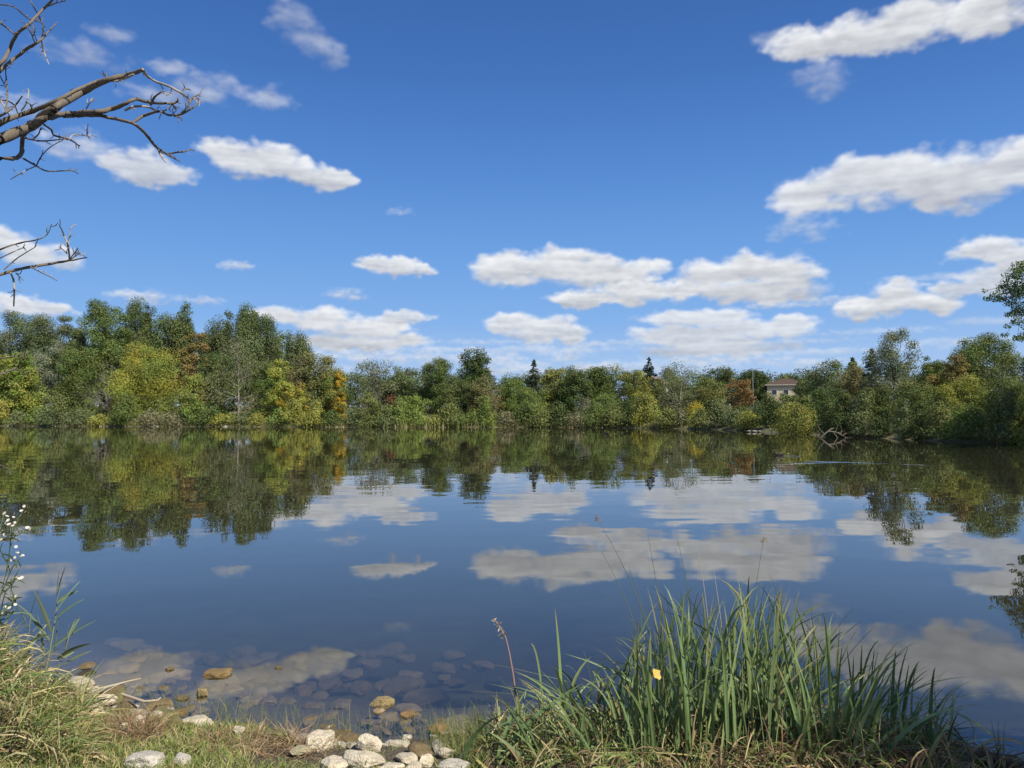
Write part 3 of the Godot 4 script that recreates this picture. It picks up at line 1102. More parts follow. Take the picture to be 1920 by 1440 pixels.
	for s in spec:
		if s[0] > 178 and s[0] < 226 or s[0] > 412 and s[0] < 488 or s[0] > 1084 and s[0] < 1112:
			s[1] = maxf(s[1], 772.0)
		var dirx: float = (s[0] - 960.0) / F
		var d := 45.0
		while d < 190.0 and shore_off(dirx * d, -d) < s[3]:
			d += 0.5
		var y := land_y(dirx * d, -d)
		var top: float = at(s[0], s[1], d).y - y
		var which := int(s[4] * 7.99)
		grow("shore_shrub", "bush", Vector3(dirx * d, y, -d), maxf(top, 1.6), s[2] / F * d * 1.15, clampf(d * 0.0022, 0.15, 0.32), 8.5, tones[which], OLIVE, 0.15, "%s shrub on the far water line, %s from the left edge" % [said[which], ordinal(k)], "shrub", "shrubs along the far shore")
		k += 1
	# and behind everything, a second wood that closes the gaps
	rng.seed = 500
	x = -120.0
	k = 0
	while x < 2000.0:
		var d := rng.randf_range(196, 215) if x < 1500.0 else rng.randf_range(105, 125)
		var dx := (x - 960.0) / F * d
		var y := land_y(dx, -d)
		var h := at(x, (rng.randf_range(684, 702) if x < 1500.0 else rng.randf_range(655, 690)) if x > 560.0 else rng.randf_range(606, 650), d).y - y
		grow("background_tree", "round", Vector3(dx, y, -d), h, rng.randf_range(48, 66) / F * d, d * 0.0024, 6.0, tones[k % 6].lerp(DARK, 0.3), OLIVE, 0.1, "background tree behind the front row, %s from the left edge" % ordinal(k), "tree", "trees of the wood behind the far bank")
		x += rng.randf_range(36, 52)
		k += 1


func ordinal(k: int) -> String:
	var n := k + 1
	return str(n) + ("th" if n % 100 in [11, 12, 13] else {1: "st", 2: "nd", 3: "rd"}.get(n % 10, "th"))


func box(mb: MB, lo: Vector3, hi: Vector3) -> void:
	var p := [Vector3(lo.x, lo.y, lo.z), Vector3(hi.x, lo.y, lo.z), Vector3(hi.x, hi.y, lo.z), Vector3(lo.x, hi.y, lo.z), Vector3(lo.x, lo.y, hi.z), Vector3(hi.x, lo.y, hi.z), Vector3(hi.x, hi.y, hi.z), Vector3(lo.x, hi.y, hi.z)]
	for f in [[0, 1, 2, 3], [5, 4, 7, 6], [4, 0, 3, 7], [1, 5, 6, 2], [3, 2, 6, 7], [4, 5, 1, 0]]:
		var b := mb.v.size()
		for k in f:
			mb.v.append(p[k])
		mb.i.append_array(PackedInt32Array([b, b + 1, b + 2, b, b + 2, b + 3]))


func house(px: float, eave_y: float, ridge_y: float, depth: float, wide: float, deep: float, turn: float, wall: Color, roof: Color, hip: float, label: String) -> void:
	var x := (px - 960.0) / F * depth
	var y := land_y(x, -depth)
	var o := thing("house", Vector3(x, y, -depth), label, "house")
	o.rotation.y = turn
	var eave := at(px, eave_y, depth).y - y
	var ridge := at(px, ridge_y, depth).y - y
	var w := MB.new()
	box(w, Vector3(-wide / 2, -0.4, -deep / 2), Vector3(wide / 2, eave, deep / 2))
	part("wall", w.done(false), mat("wall_" + label.left(6), wall, 0.85), o)
	var r := MB.new()
	var e := 0.45
	var a := [Vector3(-wide / 2 - e, eave, deep / 2 + e), Vector3(wide / 2 + e, eave, deep / 2 + e), Vector3(wide / 2 + e, eave, -deep / 2 - e), Vector3(-wide / 2 - e, eave, -deep / 2 - e)]
	var r0 := Vector3(-wide / 2 + hip, ridge, 0)
	var r1 := Vector3(wide / 2 - hip, ridge, 0)
	for t in [[a[0], a[1], r1, r0], [a[2], a[3], r0, r1], [a[1], a[2], r1], [a[3], a[0], r0], [a[3], a[2], a[1], a[0]]]:
		var b := r.v.size()
		for q in t:
			r.v.append(q + Vector3(0, 0.02, 0))
		r.i.append_array(PackedInt32Array([b, b + 2, b + 1]))
		if t.size() == 4:
			r.i.append_array(PackedInt32Array([b, b + 3, b + 2]))
	part("roof", r.done(false), mat("roof_" + label.left(6), roof, 0.9), o)
	var g := MB.new()
	box(g, Vector3(-wide / 2 - e, eave - 0.16, deep / 2 + e + 0.003), Vector3(wide / 2 + e, eave - 0.01, deep / 2 + e + 0.1))
	part("gutter", g.done(false), mat("gutter", Color(0.55, 0.52, 0.47), 0.6), o)
	for k in 3:
		var cx := (k - 1) * wide * 0.31
		for lv in 2:
			var cy := eave - 1.75 - lv * 2.7
			if cy < 0.9:
				continue
			var fr := MB.new()
			box(fr, Vector3(cx - 0.62, cy - 0.62, deep / 2 - 0.02), Vector3(cx + 0.62, cy + 0.62, deep / 2 + 0.06))
			var win := part("window", fr.done(false), mat("window_frame", Color(0.7, 0.68, 0.64), 0.6), o)
			var gl := MB.new()
			box(gl, Vector3(cx - 0.52, cy - 0.52, deep / 2 + 0.03), Vector3(cx + 0.52, cy + 0.52, deep / 2 + 0.065))
			part("pane", gl.done(false), mat("window_pane", Color(0.03, 0.035, 0.045), 0.1), win)


func build_houses() -> void:
	house(1474, 722, 710, 176, 8.0, 7.0, -0.35, Color(0.52, 0.46, 0.33), Color(0.075, 0.05, 0.036), 3.0, "cream house with brown hipped roof half hidden by trees")
	house(1216, 720, 705, 194, 6.0, 8.0, 0.5, Color(0.62, 0.58, 0.5), Color(0.16, 0.12, 0.10), 0.4, "small gabled house peeping out below the big dark spruce")
	# street lamp between the house and the orange tree
	var d := 168.0
	var x := (1412 - 960.0) / F * d
	var y := land_y(x, -d)
	var top := at(1412, 693, d).y - y
	var o := thing("street_lamp", Vector3(x, y, -d), "thin grey street lamp rising between the cream house and dark trees", "street lamp")
	var mb := MB.new()
	mb.tube(PackedVector3Array([Vector3(0, -0.2, 0), Vector3(0, top * 0.5, 0), Vector3(0, top, 0)]), PackedFloat32Array([0.07, 0.055, 0.045]), 8)
	part("pole", mb.done(), mat("lamp_metal", Color(0.34, 0.35, 0.36), 0.5), o)
	var arm := MB.new()
	arm.tube(PackedVector3Array([Vector3(0, top - 0.1, 0), Vector3(0.5, top + 0.25, 0), Vector3(1.3, top + 0.3, 0)]), PackedFloat32Array([0.05, 0.045, 0.04]), 6)
	part("arm", arm.done(), mat("lamp_metal", Color.WHITE), o)
	var head := MB.new()
	box(head, Vector3(1.2, top + 0.18, -0.16), Vector3(2.0, top + 0.36, 0.16))
	part("lamp_head", head.done(false), mat("lamp_metal", Color.WHITE), o)


func build_far_shore() -> void:
	make_sphere(2)
	# pale stones along the far water line
	rng.seed = 610
	var mesh := []
	for k in 5:
		mesh.append(stone(Vector3(1.0, 0.6, 0.8), 900 + k, Color(0.30, 0.285, 0.25), Color(0.10, 0.09, 0.07), 0.05, 0.0))
	rng.seed = 611
	var sm := stone_material()
	var k := 0
	for px in range(-10, 1500, 13):
		if rng.randf() < 0.55:
			continue
		var dirx := (px + rng.randf_range(-6, 6) - 960.0) / F
		var d := 50.0
		while d < 190.0 and shore_off(dirx * d, -d) < 0.05:
			d += 0.25
		var s := rng.randf_range(0.25, 0.8) * (1.2 if px < 560 else 0.8)
		var o := single("shore_stone", mesh[k % 5], sm, Vector3(dirx * d, 0.02, -d))
		o.scale = Vector3(s * rng.randf_range(0.8, 1.7), s * rng.randf_range(0.5, 0.9), s)
		o.rotation.y = rng.randf() * TAU
		tag(o, "pale stone on the far water line, %s of the row from the left" % ordinal(k), "stone", "pale stones along the far water line")
		k += 1
	# grassy strips between the shrubs and the water
	rng.seed = 620
	var mb := MB.new()
	for j in 9000:
		var px := rng.randf_range(-20, 1480)
		var dens := wob.get_noise_1d(px * 1.1 + 30.0)
		if dens < -0.05 and rng.randf() < 0.85:
			continue
		var dirx := (px - 960.0) / F
		var ang := atan2(-0.0, 1.0)
		var d := 0.0
		# stand a little way up the bank
		var p := Vector2(dirx * 140.0, -140.0) - MIDDLE
		var idx := int(fposmod(p.angle() / TAU, 1.0) * shore_r.size())
		var q := MIDDLE + Vector2.from_angle(TAU * (idx + rng.randf()) / shore_r.size()) * (shore_r[idx] + 0.15 + absf(rng.randfn()) * 0.9)
		var a := Vector3(q.x, land_y(q.x, q.y) - 0.05, q.y)
		var l := rng.randf_range(0.35, 0.95)
		var c := vary(OLIVE.lerp(Color(0.24, 0.21, 0.10), rng.randf() * 0.8), 0.25)
		mb.blade(arch(a, Vector3(rng.randfn() * 0.3, 1, rng.randfn() * 0.3), l, 0.8, 3), 0.12, ball(), c, c)
	var g := setting("shore_grass", mb.done(false), foliage(), "stuff")
	tag(g, "tall yellowish grass fringing the far water line", "grass", "", "stuff")
	# cattails in the water
	var spots := [[770, 22], [800, 26], [822, 22], [742, 14], [868, 16], [905, 10]]
	var words := ["left", "tallest", "right", "sparse leftmost", "low", "thin rightmost"]
	for j in spots.size():
		rng.seed = 640 + j
		var px: float = spots[j][0]
		var dirx := (px - 960.0) / F
		var d := 100.0
		while shore_off(dirx * d, -d) < -0.9:
			d += 0.25
		var o := thing("cattail_clump", Vector3(dirx * d, -0.25, -d), "%s cattail clump standing in the water on the far shore" % words[j], "cattails", "cattails on the far shore")
		for b in spots[j][1]:
			var m := MB.new()
			var a := Vector3(rng.randfn() * 1.1, 0, rng.randfn() * 0.45)
			var c := vary(FRESH.lerp(OLIVE, rng.randf()), 0.2)
			var dry := rng.randf() < 0.4
			m.blade(arch(a, Vector3(rng.randfn() * 0.16, 1, rng.randfn() * 0.1), rng.randf_range(0.8, 1.5) if dry else rng.randf_range(1.5, 2.5), 0.3, 5), 0.11, ball(), vary(Color(0.36, 0.30, 0.16), 0.2) if dry else c, c)
			part("blade", m.done(false), foliage(), o)
	# fallen branches in the water at the right
	var wood := mat("dead_wood", Color(0.15, 0.13, 0.11), 0.9)
	var dd := 71.0
	var logs := [
		["fallen_branch", [[[1536, 824, 3.4], [1546, 814, 3], [1557, 805, 2.6], [1564, 803, 2]], [[1552, 809, 2.2], [1566, 810, 2.4], [1580, 817, 2.2], [1594, 825, 2]], [[1562, 810, 2], [1568, 818, 2], [1572, 825, 1.6]], [[1576, 815, 2], [1578, 806, 2], [1575, 797, 1.4]], [[1566, 810, 1.5], [1570, 800, 1.2], [1568, 790, 0.9]], [[1580, 817, 1.6], [1588, 812, 1.3], [1596, 813, 1]], [[1546, 814, 1.6], [1538, 806, 1.3], [1533, 796, 1]], [[1584, 820, 1.4], [1600, 820, 1.2], [1612, 824, 1]], [[1570, 812, 1.2], [1582, 808, 1], [1590, 800, 0.8]]], "bleached branch propped in the water below the brownish olive tree"],
		["fallen_branch", [[[1588, 766, 1.3], [1604, 776, 1.6], [1617, 786, 2], [1632, 805, 2.3], [1648, 822, 2.6]], [[1600, 764, 1], [1612, 772, 1.3], [1622, 792, 1.5]], [[1618, 795, 1.6], [1628, 797, 1.6], [1637, 796, 1]]], "pale leaning dead branch under the tall airy willow"],
		["drift_log", [[[1630, 823, 2], [1655, 820, 2.2], [1690, 822, 2], [1710, 820, 1.5]], [[1660, 821, 1.5], [1672, 817, 1]]], "low drift log floating at the dark shore under the willow"],
	]
	for lg in logs:
		rng.seed = hash(lg[2])
		var m := MB.new()
		for seg in lg[1]:
			px_tube(m, seg, dd, Color.WHITE, 5, 0.42)
		var o := single(lg[0], m.done(), wood, Vector3.ZERO)
		tag(o, lg[2], "branch" if lg[0] == "fallen_branch" else "log")
	# a sandy patch where the path meets the water, and a pale heap of stones
	rng.seed = 660
	for j in 6:
		var p := on_level(1404 + j * 5.0, 809 - (j % 2) * 2, 0.1)
		var o := single("shore_stone", mesh[j % 5], sm, p)
		o.scale = Vector3(0.55, 0.5, 0.5) * rng.randf_range(0.7, 1.3)
		tag(o, "whitish boulder in the heap below the grey green rounded shrub, %s of six" % ordinal(j), "stone", "whitish boulders heaped at the water")


func stone_material() -> StandardMaterial3D:
	if not mats.has("stone"):
		var m := mat("stone", Color.WHITE, 0.85, true)
		grained(m, noise_texture(0.03, 512, FastNoiseLite.TYPE_SIMPLEX_SMOOTH, [Color(0.55, 0.53, 0.50), Color(0.95, 0.94, 0.92), Color(1, 1, 1), Color(0.7, 0.68, 0.62)], 31, 5), 3.0, noise_texture(0.05, 512, FastNoiseLite.TYPE_SIMPLEX, [], 32, 5), 0.8)
	return mats["stone"]


func build_right_bank() -> void:
	# the tree whose branch reaches into the picture at the right
	var foot := Vector3(40.5, 0.9, -45.5)
	rng.seed = 700
	var o := thing("cottonwood_tree", foot, "leafy branch of a tall tree reaching in from the right edge", "tree")
	var wood := MB.new()
	var green := MB.new()
	var tips := [[1868, 556, 0.50], [1884, 538, 0.62], [1902, 518, 0.75], [1912, 500, 0.6], [1895, 565, 0.55], [1908, 545, 0.8], [1918, 580, 0.7], [1893, 590, 0.34], [1902, 603, 0.36], [1889, 612, 0.24], [1885, 628, 0.26], [1907, 634, 0.34], [1920, 632, 0.5], [1925, 540, 1.0], [1930, 505, 0.9], [1935, 600, 0.9], [1850, 560, 0.26], [1845, 545, 0.2], [1878, 560, 0.3], [1903, 585, 0.45]]
	var clumps := []
	for t in tips:
		clumps.append([at(t[0], t[1], 48.0 + rng.randf_range(-0.8, 0.8)) - foot, t[2]])
	var hub := at(1960, 540, 47.5) - foot
	limb(wood, Vector3(-0.8, 6.0, -0.4), hub, 0.16, 0.07, 6, vary(BARK, 0.1))
	for c in clumps:
		limb(wood, hub, c[0], 0.04, 0.008, 4, vary(BARK, 0.1))
	leaves(green, clumps, 5200, 0.115, Color(0.125, 0.185, 0.07), FRESH, 0.2, 0.0, 0.74, false)
	var rest := []
	for j in 60:
		var an := rng.randf() * TAU
		var t := rng.randf()
		var rr := 5.6 * crown_width("round", t) * sqrt(rng.randf())
		var c := Vector3(cos(an) * rr + 0.6, lerpf(3.0, 17.0, t), sin(an) * rr)
		rest.append([c, rng.randf_range(0.9, 1.6)])
		if j % 3 == 0:
			limb(wood, Vector3(0, clampf(c.y * 0.7, 1, 13), 0), c, 0.12, 0.02, 4, vary(BARK, 0.1))
	leaves(green, rest, 14000, 0.26, MID, FRESH, 0.2)
	limb(wood, Vector3(0, -0.4, 0), Vector3(-0.6, 14, -0.3), 0.38, 0.08, 9, BARK, 0.03)
	part("trunk", wood.done(), leaf_wood(), o)
	part("crown", green.done(false), foliage(), o)
	# more tall trees on that bank, outside the picture: they shade what stands behind them
	var beyond := [[47, -33, 17, 5.5], [52, -44, 20, 6.5], [47, -53, 15, 5.0], [56, -55, 19, 6.0], [36, -24, 16, 5.0], [60, -66, 18, 6.0], [49, -63, 14, 5.0], [26, -12, 15, 5.0]]
	var k := 0
	for b in beyond:
		grow("bank_tree", "round", Vector3(b[0], land_y(b[0], b[1]), b[1]), b[2], b[3], 0.45, 5.0, MID, OLIVE, 0.15, "tall bank tree beyond the right edge, %s from the near end" % ordinal(k), "tree", "tall trees on the right bank out of view")
		k += 1
	# the near tree behind the camera's right shoulder; its shade lies on the right half of the reeds
	var near := grow("shade_tree", "round", Vector3(7.35, 0.5, -1.0), 9.8, 3.0, 0.13, 10.0, MID, FRESH, 0.2, "near tree out of view that shades the right half of the reeds", "tree")


func build_near_stones() -> void:
	make_sphere(3)
	var sm := stone_material()
	var pale := Color(0.54, 0.49, 0.38)
	var grey := Color(0.44, 0.42, 0.37)
	var wet := Color(0.155, 0.120, 0.062)
	var moss := Color(0.17, 0.16, 0.07)
	var list := [
		# name, x, y, w, h, dry, wet, water mark, label
		["stone", 605, 1392, 58, 40, pale, moss, 0.03, "pale pointed stone, upper left of the heap by the water"],
		["stone", 692, 1400, 46, 38, pale, pale, -1.0, "pale round topped stone, the highest in the heap"],
		["stone", 683, 1424, 84, 36, pale, pale, -1.0, "long pale flat stone below the round topped one"],
		["stone", 628, 1434, 54, 28, pale, pale, -1.0, "pale stone at the lower left of the heap in the grass"],
		["stone", 742, 1397, 44, 20, pale, wet, 0.05, "flat pale slab with dark wet underside in the heap"],
		["stone", 784, 1408, 52, 26, wet, wet, 1.0, "brown wet stone on the right of the flat pale slab"],
		["stone", 762, 1422, 40, 18, pale, wet, 0.02, "small pale flat stone below the brown wet one"],
		["stone", 797, 1428, 32, 26, pale, pale, -1.0, "knobbly pale stone at the right end of the heap"],
		["stone", 735, 1440, 50, 18, pale, pale, -1.0, "pale stone at the bottom picture edge in the heap"],
		["stone", 775, 1440, 40, 22, pale, grey, 0.0, "pale wedge shaped stone at the bottom right of the heap"],
		["stone", 836, 1410, 30, 18, pale, moss, 0.07, "small mossy stone by the fine grass beside the reeds"],
		["stone", 856, 1436, 62, 24, grey, moss, 0.05, "greyish stone in front of the reeds at the bottom edge"],
		["stone", 655, 1386, 54, 26, wet, wet, 1.0, "brown wet stone behind the round topped pale one"],
		["stone", 148, 1288, 50, 30, pale, wet, 0.035, "brown stone with a white dry top at the left shore"],
		["stone", 168, 1302, 30, 28, pale, wet, 0.03, "brown stone with a white cap beside a stick"],
		["stone", 196, 1312, 36, 22, pale, wet, 0.02, "small pale stone under the white capped one"],
		["stone", 212, 1304, 40, 32, wet, moss, 0.06, "brown angular stone at the end of the stick"],
		["stone", 170, 1334, 44, 22, Color(0.50, 0.47, 0.30), moss, 0.04, "pale greenish stone beside the dry grass"],
		["stone", 258, 1358, 26, 34, pale, pale, -1.0, "upright white stone beside the yellow leaf"],
		["stone", 236, 1366, 22, 22, Color(0.45, 0.44, 0.27), moss, 0.04, "small greenish stone leaning on the upright white one"],
		["stone", 372, 1353, 60, 20, pale, moss, 0.03, "long low white stone in the grass at the water"],
		["stone", 330, 1356, 34, 24, moss, wet, 0.04, "brownish stone left of the long low white one"],
		["stone", 446, 1370, 24, 16, pale, moss, 0.04, "small whitish stone in the grass right of the long low one"],
		["stone", 272, 1428, 64, 30, grey, grey, -1.0, "grey stone lying in the green grass at the bottom"],
		["stone", 340, 1426, 32, 26, grey, grey, -1.0, "smaller grey stone in the grass right of the larger one"],
		["stone", 300, 1330, 44, 14, wet, wet, 1.0, "flat brown stone at the forked twig"],
		["stone", 298, 1344, 64, 18, moss, moss, 1.0, "flat mossy brown stone awash behind the upright white one"],
		["stone", 130, 1336, 40, 16, moss, wet, 0.03, "brown stone half covered by the dry grass"],
		["stone", 520, 1380, 50, 22, moss, wet, 0.03, "mossy brown stone in the grassy edge"],
		["stone", 560, 1408, 40, 16, Color(0.40, 0.37, 0.24), moss, 0.03, "low stone overgrown by straw left of the heap"],
		["stone", 410, 1263, 48, 20, Color(0.24, 0.17, 0.075), wet, -0.02, "log shaped brown stone standing alone in the water"],
		["stone", 166, 1248, 32, 11, wet, wet, 1.0, "flat dark stone just breaking the water at the left"],
		["stone", 378, 1301, 30, 20, Color(0.28, 0.22, 0.11), wet, 0.0, "pointed brown stone in the shallows"],
		["stone", 344, 1309, 26, 11, wet, wet, 1.0, "small round brown stone left of the pointed one"],
		["stone", 716, 1319, 44, 22, Color(0.26, 0.205, 0.10), wet, 0.0, "angular brown stone in the shallows above the heap"],
		["stone", 710, 1334, 22, 12, Color(0.34, 0.25, 0.15), wet, 0.0, "small reddish stone under the angular brown one"],
		["stone", 318, 1255, 14, 9, wet, wet, 1.0, "tiny stone tip in the water left of the log shaped one"],
		["stone", 822, 1368, 40, 20, Color(0.24, 0.16, 0.07), wet, 0.02, "orange brown stone tip near the reeds"],
		["stone", 765, 1340, 34, 14, Color(0.22, 0.14, 0.065), wet, 0.0, "orange brown stone right of the angular one"],
		["stone", 522, 1252, 18, 6, wet, wet, 1.0, "tiny flat stone right of the log shaped one"],
		["stone", 1885, 1432, 90, 24, Color(0.06, 0.045, 0.03), Color(0.05, 0.04, 0.03), 0.02, "dark brown stone at the bottom right corner"],
	]
	for s in list:
		var level := 0.0 if s[2] < 1345 else 0.03
		var o := put_stone(s[0], s[1], s[2], s[3], s[4], s[5], s[6], s[7], sm, s[8], level)
	# smaller stones between them
	make_sphere(2)
	rng.seed = 805
	var small := []
	for k in 46:
		small.append([rng.randf_range(110, 330), 0.0])
	for k in 44:
		small.append([rng.randf_range(560, 880), 0.0])
	var n_small := 0
	for q in small:
		var x: float = (q[0] - 960.0) / F * 5.0
		var z := near_shore_z(x) + rng.randf_range(-0.45, 0.38)
		var sd := rng.randi()
		var keep := rng.state
		var size := 0.035 + 0.06 * fposmod(sd * 0.0137, 1.0)
		var c := pale.lerp(grey, fposmod(sd * 0.0071, 1.0)).lerp(moss, 0.5 * fposmod(sd * 0.0311, 1.0))
		var p := Vector3(x, maxf(-0.03, near_y(x, z)) + size * 0.15, z)
		var o := single("pebble", stone(Vector3(size * 1.3, size * 0.8, size), sd, c, wet, 0.02, p.y), sm, p)
		rng.state = keep
		o.rotation.y = rng.randf() * TAU
		tag(o, "small broken stone on the near water line, %s of its strewn row" % ordinal(n_small), "stone", "small stones strewn along the near water line")
		n_small += 1
	# stones lying under water
	rng.seed = 810
	var meshes := []
	for k in 7:
		var c := Color(0.15, 0.11, 0.045).lerp(Color(0.22, 0.17, 0.085), k / 7.0)
		meshes.append(stone(Vector3(1.0, 0.42, 0.75), 820 + k, c, c, -9.0, 0.0, 10))
	rng.seed = 830
	var drowned := [[505, 1320, 44], [582, 1352, 34], [255, 1308, 70], [420, 1285, 60], [850, 1370, 80], [800, 1320, 90], [620, 1290, 60], [545, 1280, 70], [690, 1250, 50], [905, 1255, 48], [930, 1290, 60], [760, 1290, 70], [470, 1250, 60], [350, 1240, 60], [280, 1235, 60], [230, 1220, 70], [450, 1230, 60], [560, 1240, 50], [540, 1320, 40], [640, 1330, 60], [700, 1365, 60], [760, 1370, 60], [600, 1310, 40], [450, 1310, 40], [660, 1270, 50], [830, 1260, 60], [730, 1225, 60]]
	while drowned.size() < 105:
		drowned.append([rng.randf_range(200, 900), rng.randf_range(1225, 1385), rng.randf_range(24, 62)])
	drowned.sort_custom(func(a, b): return a[0] < b[0])
	var k := 0
	for s in drowned:
		# where the sight line meets the bed
		var p := on_level(s[0], s[1], 0.0)
		for step in 40:
			var y := near_y(p.x, p.z)
			if y > p.y:
				break
			p = on_level(s[0], s[1], p.y - 0.03)
		var size: float = s[2] / F * (p - EYE).length()
		var o := single("sunken_stone", meshes[k % 7], sm, p + Vector3(0, size * 0.1, 0))
		o.scale = Vector3.ONE * size
		o.rotation.y = rng.randf() * TAU
		tag(o, "silted stone lying under the near shallow water, %s from the left" % ordinal(k), "stone", "stones lying under the shallow water")
		k += 1
	# sticks
	var wood := mat("dry_stick", Color(0.40, 0.35, 0.27), 0.9)
	var sticks := [
		[[[118, 1312, 2.4], [150, 1303, 2.6], [185, 1293, 2.2], [212, 1285, 1.8], [240, 1278, 1.2], [265, 1272, 0.8]], "long straight stick over the stones pointing into the water"],
		[[[118, 1322, 2], [150, 1316, 2.2], [178, 1308, 2], [200, 1304, 1.5]], "shorter dark stick parallel below the long straight one"],
		[[[228, 1302, 2.2], [250, 1308, 2.2], [272, 1316, 2.2], [296, 1314, 1.6], [300, 1308, 1.2]], "bent forked twig lying on the wet stones"],
		[[[536, 1379, 1.6], [548, 1380, 1.6], [562, 1381, 1.2]], "short straw coloured twig in the grass edge"],
	]
	for st in sticks:
		rng.seed = hash(st[1])
		var m := MB.new()
		var p := PackedVector3Array()
		var r := PackedFloat32Array()
		for q in st[0]:
			var pos := on_level(q[0], q[1], 0.10)
			p.append(pos + ball() * 0.004)
			r.append(q[2] / F * (pos - EYE).length())
		m.tube(p, r, 6)
		tag(single("stick", m.done(), wood, Vector3.ZERO), st[1], "stick")
	# two fallen yellow leaves
	for lf in [[212, 1361, 0.075, 0.16, "small yellow fallen leaf beside the upright white stone", 0.1, 4.97], [1230, 1264, 0.06, 0.0, "bright yellow fallen leaf caught among the reeds", 0.9, 4.0]]:
		var m := MB.new()
		var rim := [Vector2(0, -0.5), Vector2(0.22, -0.3), Vector2(0.5, -0.1), Vector2(0.3, 0.12), Vector2(0.26, 0.42), Vector2(0, 0.55), Vector2(-0.2, 0.34), Vector2(-0.42, 0.2), Vector2(-0.3, -0.1), Vector2(-0.24, -0.3)]
		m.v.append(Vector3.ZERO)
		for q in rim:
			m.v.append(Vector3(q.x, 0.08 + 0.1 * absf(q.x) - 0.12 * q.y * q.y, q.y))
		for j in rim.size():
			m.i.append_array(PackedInt32Array([0, 1 + j, 1 + (j + 1) % rim.size()]))
		var o := single("fallen_leaf", m.done(false), mat("yellow_leaf", Color(0.46, 0.34, 0.06), 0.6), at(lf[0], lf[1], lf[6]))
		o.scale = Vector3.ONE * lf[2]
		o.rotation = Vector3(lf[5], 0.8, 0.3)
		tag(o, lf[4], "leaf")


func envelope(px: float) -> float:
	var xs := [880.0, 930.0, 1000.0, 1060.0, 1110.0, 1180.0, 1210.0, 1260.0, 1310.0, 1380.0, 1430.0, 1520.0, 1560.0, 1600.0, 1680.0, 1720.0, 1800.0, 1830.0]
	var ys := [1380.0, 1300.0, 1250.0, 1235.0, 1225.0, 1190.0, 1090.0, 1085.0, 1110.0, 1080.0, 1065.0, 1120.0, 1140.0, 1195.0, 1190.0, 1240.0, 1265.0, 1330.0]
	for k in xs.size() - 1:
		if px < xs[k + 1]:
			return lerpf(ys[k], ys[k + 1], clampf((px - xs[k]) / (xs[k + 1] - xs[k]), 0, 1))
	return 1350.0


func reed_blade(o: Node3D, tip_px: float, tip_py: float, foot_px: float, z: float, width: float, col: Color, tip: Color) -> void:
	var foot := Vector3((foot_px - 960.0) / F * -z, 0, z)
	foot.y = maxf(near_y(foot.x, foot.z), -0.05) - 0.03
	var top := at(tip_px, tip_py, -z + rng.randf_range(-0.25, 0.22))
	var m := MB.new()
	m.blade(bent(foot - o.position, top - o.position, rng.randf_range(0.5, 0.95), 9), width, Vector3(rng.randfn(), 0, rng.randfn() * 0.8).normalized(), col, tip, 0.3)
	part("blade", m.done(false), blade_material(), o)


func blade_material() -> StandardMaterial3D:
	if not mats.has("reed"):
		var m := mat("reed", Color.WHITE, 0.42, true)
		m.metallic_specular = 0.45
		m.backlight_enabled = true
		m.backlight = Color(0.5, 0.52, 0.3)
	return mats["reed"]


